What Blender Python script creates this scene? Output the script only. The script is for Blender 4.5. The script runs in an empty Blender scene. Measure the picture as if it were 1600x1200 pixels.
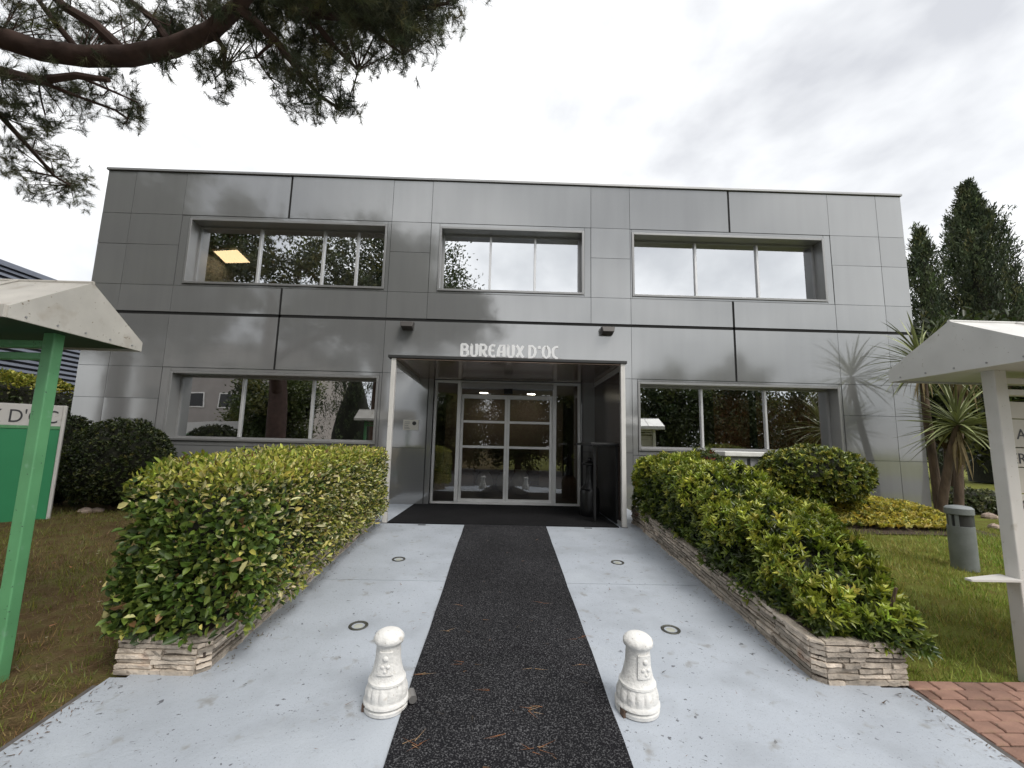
import bpy, math, random
import numpy as np
from mathutils import Vector, Matrix

random.seed(7); rng = np.random.default_rng(7)
scene = bpy.context.scene
C = scene.collection
R = math.radians

# ------------------------------------------------------------------ camera
YAW, PIT, ROL, FPX = 0.018362, 0.136189, 0.022971, 690.0     # solved from the photograph's vanishing points
CAM = np.array([0.0, -7.85, 1.0591])
_f = np.array([math.sin(YAW)*math.cos(PIT), math.cos(YAW)*math.cos(PIT), math.sin(PIT)])
_r0 = np.array([math.cos(YAW), -math.sin(YAW), 0.0]); _u0 = np.cross(_r0, _f)
_r = math.cos(ROL)*_r0 + math.sin(ROL)*_u0
_u = -math.sin(ROL)*_r0 + math.cos(ROL)*_u0
cd = bpy.data.cameras.new('camera'); cam = bpy.data.objects.new('camera', cd); C.objects.link(cam)
cd.sensor_width = 36.0; cd.lens = 36.0*FPX/1600.0; cd.clip_start = 0.05; cd.clip_end = 2000
M = Matrix(((_r[0], _u[0], -_f[0], CAM[0]), (_r[1], _u[1], -_f[1], CAM[1]), (_r[2], _u[2], -_f[2], CAM[2]), (0, 0, 0, 1)))
cam.matrix_world = M
scene.camera = cam

def ray(px, py): return (px-800)/FPX*_r - (py-600)/FPX*_u + _f
def onY(px, py, Y): d = ray(px, py); return CAM + d*((Y-CAM[1])/d[1])
def onZ(px, py, Z): d = ray(px, py); return CAM + d*((Z-CAM[2])/d[2])
def proj(P):
    v = np.asarray(P, float)-CAM; dz = v@_f
    return 800+FPX*(v@_r)/dz, 600-FPX*(v@_u)/dz, dz

# ------------------------------------------------------------------ sky and sun
SUN_EL, SUN_AZ = R(52), R(35)
w = bpy.data.worlds.new('World'); scene.world = w; w.use_nodes = True
nt = w.node_tree; nt.nodes.clear()
out = nt.nodes.new('ShaderNodeOutputWorld')
sky = nt.nodes.new('ShaderNodeTexSky'); sky.sky_type = 'NISHITA'; sky.sun_disc = False
sky.sun_elevation = SUN_EL; sky.sun_rotation = SUN_AZ
bg1 = nt.nodes.new('ShaderNodeBackground'); bg1.inputs[1].default_value = 0.1
nt.links.new(sky.outputs[0], bg1.inputs[0])
tc = nt.nodes.new('ShaderNodeTexCoord'); mp = nt.nodes.new('ShaderNodeMapping')
mp.inputs['Scale'].default_value = (1, 1, 1.35); mp.inputs['Location'].default_value = (3.1, 0.35, 0.05)
nt.links.new(tc.outputs['Generated'], mp.inputs[0])
nz = nt.nodes.new('ShaderNodeTexNoise'); nz.inputs['Scale'].default_value = 2.1; nz.inputs['Detail'].default_value = 6
nz.inputs['Roughness'].default_value = 0.52; nz.inputs['Distortion'].default_value = 0.15
nt.links.new(mp.outputs[0], nz.inputs[0])
cr = nt.nodes.new('ShaderNodeValToRGB'); e = cr.color_ramp.elements
e[0].position = 0.34; e[0].color = (0.49, 0.50, 0.525, 1); e[1].position = 0.58; e[1].color = (1.0, 1.0, 1.0, 1)
m_ = cr.color_ramp.elements.new(0.47); m_.color = (0.73, 0.74, 0.75, 1)
nt.links.new(nz.outputs[0], cr.inputs[0])
bg2 = nt.nodes.new('ShaderNodeBackground'); bg2.inputs[1].default_value = 1.0
nt.links.new(cr.outputs[0], bg2.inputs[0])
mx = nt.nodes.new('ShaderNodeMixShader'); mx.inputs[0].default_value = 0.93
nt.links.new(bg1.outputs[0], mx.inputs[1]); nt.links.new(bg2.outputs[0], mx.inputs[2]); nt.links.new(mx.outputs[0], out.inputs[0])
sd = bpy.data.lights.new('sun', 'SUN'); sd.energy = 1.5; sd.angle = R(25); sd.color = (1.0, 0.96, 0.9)
sun = bpy.data.objects.new('sun', sd); C.objects.link(sun)
sdir = Vector((math.sin(SUN_AZ)*math.cos(SUN_EL), -math.cos(SUN_AZ)*math.cos(SUN_EL), math.sin(SUN_EL)))  # towards the sun
sun.rotation_euler = sdir.to_track_quat('Z', 'Y').to_euler()
sky.sun_rotation = math.atan2(sdir.x, sdir.y)
vs = scene.view_settings
vs.view_transform = 'Standard'; vs.look = 'None'; vs.exposure = 0.64; vs.gamma = 1.0; vs.use_curve_mapping = False
scene.render.engine = 'CYCLES'

# ------------------------------------------------------------------ materials
MATS = {}
def mat(name, col=(0.5, 0.5, 0.5), rough=0.5, metal=0.0, spec=0.5, var=0.0, vscale=8.0, bump=0.0, bscale=60.0,
        spots=None, objvar=0.0, emit=None, stretch=(1, 1, 1), rvar=0.0):
    if name in MATS: return MATS[name]
    m = bpy.data.materials.new(name); m.use_nodes = True; t = m.node_tree; n = t.nodes; L = t.links
    b = n['Principled BSDF']
    b.inputs['Base Color'].default_value = (*col, 1); b.inputs['Roughness'].default_value = rough
    b.inputs['Metallic'].default_value = metal; b.inputs['Specular IOR Level'].default_value = spec
    co = n.new('ShaderNodeTexCoord'); mpp = n.new('ShaderNodeMapping'); mpp.inputs['Scale'].default_value = stretch
    L.new(co.outputs['Object'], mpp.inputs[0]); cur = None
    if var > 0:
        nz = n.new('ShaderNodeTexNoise'); nz.inputs['Scale'].default_value = vscale; nz.inputs['Detail'].default_value = 5
        L.new(mpp.outputs[0], nz.inputs[0])
        rp = n.new('ShaderNodeMapRange'); rp.inputs[1].default_value = 0.3; rp.inputs[2].default_value = 0.7
        rp.inputs[3].default_value = 1-var; rp.inputs[4].default_value = 1+var
        L.new(nz.outputs[0], rp.inputs[0])
        mul = n.new('ShaderNodeVectorMath'); mul.operation = 'SCALE'; mul.inputs[0].default_value = col
        L.new(rp.outputs[0], mul.inputs['Scale']); cur = mul.outputs[0]
    if spots:                                   # (scale, threshold, colour): dirt specks with a shape of their own
        for (sc, th, scol, soft) in spots:
            nz2 = n.new('ShaderNodeTexNoise'); nz2.inputs['Scale'].default_value = sc; nz2.inputs['Detail'].default_value = 3
            L.new(mpp.outputs[0], nz2.inputs[0])
            rr = n.new('ShaderNodeMapRange'); rr.inputs[1].default_value = th; rr.inputs[2].default_value = th+soft
            L.new(nz2.outputs[0], rr.inputs[0])
            mi = n.new('ShaderNodeMix'); mi.data_type = 'RGBA'
            L.new(rr.outputs[0], mi.inputs[0])
            if cur: L.new(cur, mi.inputs[6])
            else: mi.inputs[6].default_value = (*col, 1)
            mi.inputs[7].default_value = (*scol, 1); cur = mi.outputs[2]
    if objvar > 0:
        oi = n.new('ShaderNodeObjectInfo'); rp2 = n.new('ShaderNodeMapRange')
        rp2.inputs[3].default_value = 1-objvar; rp2.inputs[4].default_value = 1+objvar
        L.new(oi.outputs['Random'], rp2.inputs[0])
        mul2 = n.new('ShaderNodeVectorMath'); mul2.operation = 'SCALE'
        if cur: L.new(cur, mul2.inputs[0])
        else: mul2.inputs[0].default_value = col
        L.new(rp2.outputs[0], mul2.inputs['Scale']); cur = mul2.outputs[0]
    if cur: L.new(cur, b.inputs['Base Color'])
    if rvar > 0:
        n3 = n.new('ShaderNodeTexNoise'); n3.inputs['Scale'].default_value = vscale*0.7; L.new(mpp.outputs[0], n3.inputs[0])
        r3 = n.new('ShaderNodeMapRange'); r3.inputs[3].default_value = rough-rvar; r3.inputs[4].default_value = rough+rvar
        L.new(n3.outputs[0], r3.inputs[0]); L.new(r3.outputs[0], b.inputs['Roughness'])
    if bump > 0:
        nb = n.new('ShaderNodeTexNoise'); nb.inputs['Scale'].default_value = bscale; nb.inputs['Detail'].default_value = 4
        L.new(mpp.outputs[0], nb.inputs[0])
        bp = n.new('ShaderNodeBump'); bp.inputs['Strength'].default_value = bump; bp.inputs['Distance'].default_value = 0.01
        L.new(nb.outputs[0], bp.inputs['Height']); L.new(bp.outputs[0], b.inputs['Normal'])
    if emit:
        b.inputs['Emission Color'].default_value = (*emit[0], 1); b.inputs['Emission Strength'].default_value = emit[1]
    MATS[name] = m; return m

def leaf_mat(name, rough=0.45, trans=0.3, spec=0.4):
    if name in MATS: return MATS[name]
    m = bpy.data.materials.new(name); m.use_nodes = True; t = m.node_tree; n = t.nodes; L = t.links
    b = n['Principled BSDF']; o = n['Material Output']
    a = n.new('ShaderNodeAttribute'); a.attribute_name = 'col'
    L.new(a.outputs['Color'], b.inputs['Base Color']); b.inputs['Roughness'].default_value = rough
    b.inputs['Specular IOR Level'].default_value = spec
    tr = n.new('ShaderNodeBsdfTranslucent'); L.new(a.outputs['Color'], tr.inputs[0])
    mi = n.new('ShaderNodeMixShader'); mi.inputs[0].default_value = trans
    L.new(b.outputs[0], mi.inputs[1]); L.new(tr.outputs[0], mi.inputs[2]); L.new(mi.outputs[0], o.inputs[0])
    MATS[name] = m; return m

def glass_mat(name, tint, refl, rough=0.0):
    m = bpy.data.materials.new(name); m.use_nodes = True; t = m.node_tree; n = t.nodes; L = t.links
    n.remove(n['Principled BSDF']); o = n['Material Output']
    tr = n.new('ShaderNodeBsdfTransparent'); tr.inputs[0].default_value = (*tint, 1)
    gl = n.new('ShaderNodeBsdfGlossy'); gl.inputs['Roughness'].default_value = rough; gl.inputs[0].default_value = (0.96, 0.98, 1.0, 1)
    fr = n.new('ShaderNodeFresnel'); fr.inputs[0].default_value = 1.5
    ad = n.new('ShaderNodeMath'); ad.operation = 'ADD'; ad.inputs[1].default_value = refl; ad.use_clamp = True
    L.new(fr.outputs[0], ad.inputs[0])
    # slight waviness of the float glass
    tcn = n.new('ShaderNodeTexCoord'); nzn = n.new('ShaderNodeTexNoise'); nzn.inputs['Scale'].default_value = 1.3; nzn.inputs['Detail'].default_value = 1
    L.new(tcn.outputs['Object'], nzn.inputs[0]); bp = n.new('ShaderNodeBump'); bp.inputs['Strength'].default_value = 0.06; bp.inputs['Distance'].default_value = 0.02
    L.new(nzn.outputs[0], bp.inputs['Height']); L.new(bp.outputs[0], gl.inputs['Normal'])
    mi = n.new('ShaderNodeMixShader'); L.new(ad.outputs[0], mi.inputs[0]); L.new(tr.outputs[0], mi.inputs[1]); L.new(gl.outputs[0], mi.inputs[2])
    L.new(mi.outputs[0], o.inputs[0]); MATS[name] = m; return m

# ------------------------------------------------------------------ mesh helpers
class MB:
    def __init__(s): s.v = []; s.f = []
    def add(s, vs, fs):
        k = len(s.v); s.v += [tuple(map(float, p)) for p in vs]; s.f += [tuple(i+k for i in f) for f in fs]; return s
    def box(s, x0, x1, y0, y1, z0, z1):
        return s.add([(x0, y0, z0), (x1, y0, z0), (x1, y1, z0), (x0, y1, z0), (x0, y0, z1), (x1, y0, z1), (x1, y1, z1), (x0, y1, z1)],
                     [(0, 3, 2, 1), (4, 5, 6, 7), (0, 1, 5, 4), (1, 2, 6, 5), (2, 3, 7, 6), (3, 0, 4, 7)])
    def hexa(s, lo, hi):     # lo, hi: four corners each, counter-clockwise from above
        return s.add(list(lo)+list(hi), [(0, 3, 2, 1), (4, 5, 6, 7), (0, 1, 5, 4), (1, 2, 6, 5), (2, 3, 7, 6), (3, 0, 4, 7)])
    def tube(s, pts, rad, n=10, cap=True):
        pts = [np.asarray(p, float) for p in pts]; rings = []
        up = np.array([0.13, 0.31, 0.94])
        for i, p in enumerate(pts):
            t = pts[min(i+1, len(pts)-1)]-pts[max(i-1, 0)]; t = t/(np.linalg.norm(t)+1e-9)
            a = np.cross(t, up); a /= np.linalg.norm(a)+1e-9; b = np.cross(t, a)
            r = rad[i] if hasattr(rad, '__len__') else rad
            rings.append([p+r*(math.cos(2*math.pi*k/n)*a+math.sin(2*math.pi*k/n)*b) for k in range(n)])
        vs = [v for r_ in rings for v in r_]; fs = []
        for i in range(len(pts)-1):
            for k in range(n):
                k2 = (k+1) % n; fs.append((i*n+k, i*n+k2, (i+1)*n+k2, (i+1)*n+k))
        if cap: fs.append(tuple(range(n))); fs.append(tuple(reversed(range((len(pts)-1)*n, len(pts)*n))))
        return s.add(vs, fs)
    def lathe(s, prof, n=32, mod=None, cx=0, cy=0):
        vs = []; fs = []
        for (r, z) in prof:
            for k in range(n):
                th = 2*math.pi*k/n; rr = r*(mod(th, z) if mod else 1); vs.append((cx+rr*math.cos(th), cy+rr*math.sin(th), z))
        for i in range(len(prof)-1):
            for k in range(n):
                k2 = (k+1) % n; fs.append((i*n+k, i*n+k2, (i+1)*n+k2, (i+1)*n+k))
        fs.append(tuple(reversed(range(n)))); fs.append(tuple(range((len(prof)-1)*n, len(prof)*n)))
        return s.add(vs, fs)
    def mesh(s, name, m, smooth=False, off=(0, 0, 0)):
        me = bpy.data.meshes.new(name)
        me.from_pydata([(a-off[0], b-off[1], c-off[2]) for a, b, c in s.v], [], s.f); me.update()
        if m: me.materials.append(m)
        if smooth:
            me.polygons.foreach_set('use_smooth', [True]*len(me.polygons))
            try: me.set_sharp_from_angle(angle=R(40))
            except Exception: pass
        return me

ROOTLOC = {}
def tag(o, label=None, cat=None, group=None, kind=None):
    if label: o['label'] = label
    if cat: o['category'] = cat
    if group: o['group'] = group
    if kind: o['kind'] = kind
    return o
def root(name, loc, label, cat, group=None):
    o = bpy.data.objects.new(name, None); C.objects.link(o); o.location = tuple(map(float, loc)); o.empty_display_size = 0.1
    tag(o, label, cat, group); ROOTLOC[o] = tuple(map(float, loc)); return o
def top_of(o):
    while o.parent: o = o.parent
    return o
def part(name, mb, m, parent, smooth=False, bevel=0.0, seg=2):
    """mesh given in WORLD coordinates, stored relative to its thing"""
    off = ROOTLOC[top_of(parent)] if parent else (0, 0, 0)
    o = bpy.data.objects.new(name, mb.mesh(name, m, smooth, off)); C.objects.link(o)
    if parent: o.parent = parent
    if bevel > 0:
        bv = o.modifiers.new('bevel', 'BEVEL'); bv.width = bevel; bv.segments = seg; bv.limit_method = 'ANGLE'; bv.angle_limit = R(35)
    return o
def single(name, mb, m, loc, label=None, cat=None, group=None, kind=None, smooth=False, bevel=0.0):
    o = bpy.data.objects.new(name, mb.mesh(name, m, smooth, loc)); C.objects.link(o); o.location = tuple(map(float, loc)); ROOTLOC[o] = tuple(map(float, loc))
    if bevel > 0:
        bv = o.modifiers.new('bevel', 'BEVEL'); bv.width = bevel; bv.segments = 2; bv.limit_method = 'ANGLE'; bv.angle_limit = R(35)
    return tag(o, label, cat, group, kind)
def copy_tree(o, parent=None):
    c = o.copy(); C.objects.link(c)
    if parent: c.parent = parent
    for ch in list(o.children): copy_tree(ch, c)
    return c

def fast_mesh(name, V, F, m, colv=None, smooth=False):
    """V (n,3), F (k,4) or (k,3) numpy arrays"""
    me = bpy.data.meshes.new(name); n = len(V); k, q = F.shape
    me.vertices.add(n); me.vertices.foreach_set('co', np.ascontiguousarray(V, np.float32).ravel())
    me.loops.add(k*q); me.loops.foreach_set('vertex_index', np.ascontiguousarray(F, np.int32).ravel())
    me.polygons.add(k); me.polygons.foreach_set('loop_start', np.arange(0, k*q, q, dtype=np.int32))
    me.update(calc_edges=True)
    if colv is not None:
        a = me.attributes.new('col', 'FLOAT_COLOR', 'POINT')
        a.data.foreach_set('color', np.ascontiguousarray(np.c_[colv, np.ones(len(colv))], np.float32).ravel())
    if smooth: me.polygons.foreach_set('use_smooth', [True]*k)
    me.materials.append(m); return me
def norm(a): return a/(np.linalg.norm(a, axis=-1, keepdims=True)+1e-9)
def leaf_arrays(P, D, N, Ln, Wd, col, fold=0.25, droop=0.15):
    """one folded six-cornered leaf per point: P base, D along the leaf, N its face normal"""
    D = norm(D); S = norm(np.cross(D, N)); N = np.cross(S, D)
    Ln = np.asarray(Ln)[:, None]*np.ones((len(P), 1)); Wd = np.asarray(Wd)[:, None]*np.ones((len(P), 1))
    b = P; t = P+D*Ln-N*Ln*droop
    m1 = P+D*Ln*0.3; m2 = P+D*Ln*0.68-N*Ln*droop*0.4
    l1 = m1+S*Wd*0.42+N*Wd*fold; l2 = m2+S*Wd*0.40+N*Wd*fold
    r1 = m1-S*Wd*0.42+N*Wd*fold; r2 = m2-S*Wd*0.40+N*Wd*fold
    V = np.stack([b, l1, l2, t, r2, r1], 1).reshape(-1, 3)
    i = np.arange(len(P))*6
    F = np.concatenate([np.stack([i, i+3, i+2, i+1], 1), np.stack([i, i+5, i+4, i+3], 1)])
    return V, F, np.repeat(col, 6, axis=0)
def cloud_part(name, P, D, N, Ln, Wd, col, m, parent, **k):
    off = np.array(ROOTLOC[top_of(parent)])
    V, F, cv = leaf_arrays(P-off, D, N, Ln, Wd, col, **k)
    o = bpy.data.objects.new(name, fast_mesh(name, V, F, m, cv)); C.objects.link(o); o.parent = parent; return o

def vnoise(P, sc, seed=0):
    """cheap smooth noise in about -1..1"""
    r = np.random.default_rng(seed); o = np.zeros(len(P))
    for k in range(5):
        d = r.normal(size=3); d /= np.linalg.norm(d); o += np.sin((P@d)*sc*(1+0.5*k)+r.uniform(0, 6.3))/(1+0.35*k)
    return o/2.2

GS, GY = 0.0805, -1.84
def gz(y):
    y = np.asarray(y, float)
    return np.where(y > GY, 0.0, np.where(y > -13, GS*(y-GY), GS*(-13-GY)))
def gzf(y): return float(gz(y))

# ------------------------------------------------------------------ ground
M_lawn = bpy.data.materials.new('lawn_soil'); M_lawn.use_nodes = True
t = M_lawn.node_tree; n = t.nodes; L = t.links; b = n['Principled BSDF']; b.inputs['Roughness'].default_value = 0.95; b.inputs['Specular IOR Level'].default_value = 0.1
co = n.new('ShaderNodeTexCoord')
def ramp_noise(scale, stops, detail=6):
    nz = n.new('ShaderNodeTexNoise'); nz.inputs['Scale'].default_value = scale; nz.inputs['Detail'].default_value = detail; nz.inputs['Roughness'].default_value = 0.65
    L.new(co.outputs['Object'], nz.inputs[0]); rp = n.new('ShaderNodeValToRGB')
    rp.color_ramp.elements[0].position = stops[0][0]; rp.color_ramp.elements[0].color = (*stops[0][1], 1)
    rp.color_ramp.elements[1].position = stops[-1][0]; rp.color_ramp.elements[1].color = (*stops[-1][1], 1)
    for p_, c_ in stops[1:-1]: q_ = rp.color_ramp.elements.new(p_); q_.color = (*c_, 1)
    L.new(nz.outputs[0], rp.inputs[0]); return rp.outputs[0]
green = ramp_noise(5.0, [(0.3, (0.13, 0.10, 0.03)), (0.5, (0.14, 0.15, 0.032)), (0.7, (0.17, 0.20, 0.04))])
brown = ramp_noise(7.0, [(0.3, (0.085, 0.05, 0.026)), (0.5, (0.125, 0.09, 0.042)), (0.7, (0.13, 0.135, 0.04))])
sx = n.new('ShaderNodeSeparateXYZ'); L.new(co.outputs['Object'], sx.inputs[0])
mr = n.new('ShaderNodeMapRange'); mr.inputs[1].default_value = -1; mr.inputs[2].default_value = 1; L.new(sx.outputs[0], mr.inputs[0])
mi = n.new('ShaderNodeMix'); mi.data_type = 'RGBA'; L.new(mr.outputs[0], mi.inputs[0]); L.new(brown, mi.inputs[6]); L.new(green, mi.inputs[7])
L.new(mi.outputs[2], b.inputs['Base Color'])
nb = n.new('ShaderNodeTexNoise'); nb.inputs['Scale'].default_value = 70; nb.inputs['Detail'].default_value = 5; L.new(co.outputs['Object'], nb.inputs[0])
bp = n.new('ShaderNodeBump'); bp.inputs['Strength'].default_value = 0.9; bp.inputs['Distance'].default_value = 0.03; L.new(nb.outputs[0], bp.inputs['Height']); L.new(bp.outputs[0], b.inputs['Normal'])

g = MB(); ys = [-300, -60, -13, -9, -7, -5, -3.5, GY, 0, 6, 30, 300]; xs = [-300, -40, -10, -5, -2.15, 2.36, 5, 10, 40, 300]
vs_ = [(x, y, gzf(y)-0.045) for y in ys for x in xs]; nx = len(xs)
fs_ = [(j*nx+i, j*nx+i+1, (j+1)*nx+i+1, (j+1)*nx+i) for j in range(len(ys)-1) for i in range(nx-1)]
g.add(vs_, fs_); single('ground', g, M_lawn, (0, 0, 0), kind='structure')
M_asph = mat('asphalt', (0.06, 0.06, 0.062), 0.9, var=0.25, vscale=6, bump=0.4, bscale=200)
st = MB(); st.box(-60, 60, -27, -13.2, gzf(-14)-0.3, gzf(-14)-0.03); single('street', st, M_asph, (0, 0, 0), kind='structure')

# painted concrete ramp and forecourt
M_paint = mat('blue_grey_floor_paint', (0.385, 0.418, 0.465), 0.5, var=0.09, vscale=2.2, bump=0.25, bscale=45, rvar=0.1,
              spots=[(26, 0.69, (0.12, 0.125, 0.14), 0.015), (48, 0.695, (0.15, 0.155, 0.17), 0.03), (110, 0.675, (0.15, 0.15, 0.16), 0.03), (3.0, 0.52, (0.31, 0.335, 0.37), 0.25), (9.0, 0.63, (0.27, 0.275, 0.275), 0.12), (1.2, 0.56, (0.42, 0.455, 0.50), 0.12), (200, 0.60, (0.25, 0.27, 0.30), 0.15)])
SEAM = -3.73
def slab(mb, x0, x1, y0, y1, top=0.0, th=0.14):
    z0, z1 = gzf(y0)+top, gzf(y1)+top
    mb.hexa([(x0, y0, z0-th), (x1, y0, z0-th), (x1, y1, z1-th), (x0, y1, z1-th)], [(x0, y0, z0), (x1, y0, z0), (x1, y1, z1), (x0, y1, z1)])
p = MB(); slab(p, -2.05, 2.2, SEAM+0.004, GY); slab(p, -2.05, 2.2, GY+0.0005, 0.20); slab(p, -2.05, 2.2, -5.1631, SEAM-0.004)
slab(p, -2.14, 2.35, -12.95, -5.163)
single('walkway', p, M_paint, (0, 0, 0), kind='structure')
# dark gutter strips where the slab meets lawn and bricks
M_edge = mat('dark_edging_concrete', (0.10, 0.09, 0.085), 0.9, var=0.3, vscale=14, bump=0.5, bscale=80)
ed = MB(); slab(ed, 2.352, 2.395, -12.9, -5.15, -0.012, 0.1); slab(ed, -2.195, -2.142, -12.9, -5.2, -0.02, 0.1)
single('edging', ed, M_edge, (0, 0, 0), kind='structure')

# brick pavement, right, every brick its own
M_brick = mat('paver_brick', (0.27, 0.155, 0.115), 0.85, var=0.22, vscale=9, bump=0.5, bscale=120, objvar=0.28,
              spots=[(6, 0.58, (0.22, 0.15, 0.09), 0.15), (22, 0.66, (0.12, 0.09, 0.06), 0.1)])
M_joint = mat('paver_joint_sand', (0.045, 0.036, 0.026), 0.95, var=0.3, vscale=30, bump=0.5, bscale=150)
bb = MB(); slab(bb, 2.397, 4.14, -7.06, -5.06, -0.022, 0.1)
pave = single('brick_pavement', bb, M_joint, (0, 0, 0), kind='structure')
brick_me = []
for k in range(4):
    m_b = MB(); j = lambda: random.uniform(-0.003, 0.003); e_ = 0.006
    x, y = 0.0715, 0.0385
    m_b.add([(-x+j(), -y+j(), -0.03), (x+j(), -y+j(), -0.03), (x+j(), y+j(), -0.03), (-x+j(), y+j(), -0.03),
             (-x, -y, -e_), (x, -y, -e_), (x, y, -e_), (-x, y, -e_),
             (-x+e_, -y+e_, 0), (x-e_, -y+e_, 0), (x-e_, y-e_, 0), (-x+e_, y-e_, 0)],
            [(0, 1, 5, 4), (1, 2, 6, 5), (2, 3, 7, 6), (3, 0, 4, 7), (4, 5, 9, 8), (5, 6, 10, 9), (6, 7, 11, 10), (7, 4, 8, 11), (8, 9, 10, 11)])
    brick_me.append(m_b.mesh('brick', M_brick))
row = 0; yb = -5.11
while yb > -7.0:
    xb = 2.475 + (0.075 if row % 2 else 0.0)
    if row % 2:
        o = bpy.data.objects.new('brick', brick_me[0]); C.objects.link(o); o.parent = pave
        o.location = (2.4385, yb, gzf(yb)-0.012); o.rotation_euler = (math.atan(GS), 0, 0); o.scale = (0.46, 1, 1)
    while xb < 4.05:
        o = bpy.data.objects.new('brick', random.choice(brick_me)); C.objects.link(o); o.parent = pave
        o.location = (xb, yb, gzf(yb)-0.012+random.uniform(-0.003, 0.003)); o.rotation_euler = (math.atan(GS)+random.uniform(-.006, .006), random.uniform(-.006, .006), random.uniform(-.015, .015)+(math.pi if random.random() < .5 else 0))
        if o.rotation_euler.z > 2: o.rotation_euler.x *= -1
        xb += 0.15
    yb -= 0.084; row += 1

# ------------------------------------------------------------------ carpet and mat
def carpet_mat(name, c0, c1, sc):
    m = bpy.data.materials.new(name); m.use_nodes = True; t = m.node_tree; n = t.nodes; L = t.links; b = n['Principled BSDF']
    b.inputs['Roughness'].default_value = 0.95; b.inputs['Specular IOR Level'].default_value = 0.15
    co = n.new('ShaderNodeTexCoord'); v = n.new('ShaderNodeTexNoise'); v.inputs['Scale'].default_value = sc; v.inputs['Detail'].default_value = 3; L.new(co.outputs['Object'], v.inputs[0])
    rp = n.new('ShaderNodeValToRGB'); rp.color_ramp.elements[0].position = 0.50; rp.color_ramp.elements[0].color = (*c0, 1)
    rp.color_ramp.elements[1].position = 0.74; rp.color_ramp.elements[1].color = (*c1, 1); L.new(v.outputs[0], rp.inputs[0])
    wv = n.new('ShaderNodeTexWave'); wv.inputs['Scale'].default_value = 42; wv.bands_direction = 'X'; wv.inputs['Distortion'].default_value = 2; wv.inputs['Detail'].default_value = 2; wv.inputs['Detail Scale'].default_value = 3
    L.new(co.outputs['Object'], wv.inputs[0])
    big = n.new('ShaderNodeTexNoise'); big.inputs['Scale'].default_value = 1.4; big.inputs['Detail'].default_value = 4; L.new(co.outputs['Object'], big.inputs[0])
    mr1 = n.new('ShaderNodeMapRange'); mr1.inputs[1].default_value = .3; mr1.inputs[2].default_value = .7; mr1.inputs[3].default_value = .75; mr1.inputs[4].default_value = 1.3; L.new(big.outputs[0], mr1.inputs[0])
    mr2 = n.new('ShaderNodeMapRange'); mr2.inputs[3].default_value = .72; mr2.inputs[4].default_value = 1.15; L.new(wv.outputs[0], mr2.inputs[0])
    mm = n.new('ShaderNodeMath'); mm.operation = 'MULTIPLY'; L.new(mr1.outputs[0], mm.inputs[0]); L.new(mr2.outputs[0], mm.inputs[1])
    sc_ = n.new('ShaderNodeVectorMath'); sc_.operation = 'SCALE'; L.new(rp.outputs[0], sc_.inputs[0]); L.new(mm.outputs[0], sc_.inputs['Scale']); L.new(sc_.outputs[0], b.inputs['Base Color'])
    bp = n.new('ShaderNodeBump'); bp.inputs['Strength'].default_value = 0.9; bp.inputs['Distance'].default_value = 0.008; L.new(v.outputs[0], bp.inputs['Height']); L.new(bp.outputs[0], b.inputs['Normal'])
    return m
M_carpet = carpet_mat('charcoal_ribbed_carpet', (0.010, 0.010, 0.012), (0.13, 0.13, 0.135), 120)
M_mat = carpet_mat('black_entrance_mat', (0.009, 0.009, 0.01), (0.03, 0.03, 0.032), 160)
c = MB(); x0, x1 = -0.472, 0.60
def cpt(x, y, z): return (x, y, gzf(y)+z)
segs = [GY-0.003] + [GY-0.25*k for k in range(1, 44)]
edge = [(random.uniform(-.004, .004), random.uniform(-.004, .004)) for _ in segs]
vs_ = []; 
for (y, (a, d_)) in zip(segs, edge):
    vs_ += [cpt(x0+a, y, 0.001), cpt(x0+a, y, 0.009), cpt(x1+d_, y, 0.009), cpt(x1+d_, y, 0.001)]
fs_ = []
for i in range(len(segs)-1):
    for k in range(3): fs_.append((i*4+k, i*4+k+1, i*4+4+k+1, i*4+4+k))
fs_.append((0, 3, 2, 1)); c.add(vs_, fs_)
single('carpet_runner', c, M_carpet, (0.06, GY, 0), 'long charcoal ribbed carpet runner up the painted ramp', 'carpet')
c = MB(); c.add([(-1.49, GY, 0.001), (1.57, GY, 0.001), (1.57, 0.09, 0.001), (-1.49, 0.09, 0.001), (-1.49, GY, 0.013), (1.57, GY, 0.013), (1.57, 0.09, 0.013), (-1.49, 0.09, 0.013)],
          [(0, 3, 2, 1), (4, 5, 6, 7), (0, 1, 5, 4), (1, 2, 6, 5), (2, 3, 7, 6), (3, 0, 4, 7)])
single('entrance_mat', c, M_mat, (0.04, -0.9, 0), 'wide black entrance mat under the canopy before the glass doors', 'mat')

# ------------------------------------------------------------------ office building
XL, XR, ZT = -7.53, 7.60, 6.03
CEN = 0.06
M_panel = bpy.data.materials.new('grey_metal_panel'); M_panel.use_nodes = True
t = M_panel.node_tree; n = t.nodes; L = t.links; b = n['Principled BSDF']
b.inputs['Metallic'].default_value = 0.52; b.inputs['Roughness'].default_value = 0.27
oi = n.new('ShaderNodeObjectInfo'); co = n.new('ShaderNodeTexCoord')
mpn = n.new('ShaderNodeMapping'); mpn.inputs['Scale'].default_value = (3.5, 1, 0.35); L.new(co.outputs['Object'], mpn.inputs[0])
nz = n.new('ShaderNodeTexNoise'); nz.inputs['Scale'].default_value = 2.0; nz.inputs['Detail'].default_value = 6; L.new(mpn.outputs[0], nz.inputs[0])
r1 = n.new('ShaderNodeMapRange'); r1.inputs[1].default_value = .3; r1.inputs[2].default_value = .7; r1.inputs[3].default_value = .97; r1.inputs[4].default_value = 1.03; L.new(nz.outputs[0], r1.inputs[0])
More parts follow.
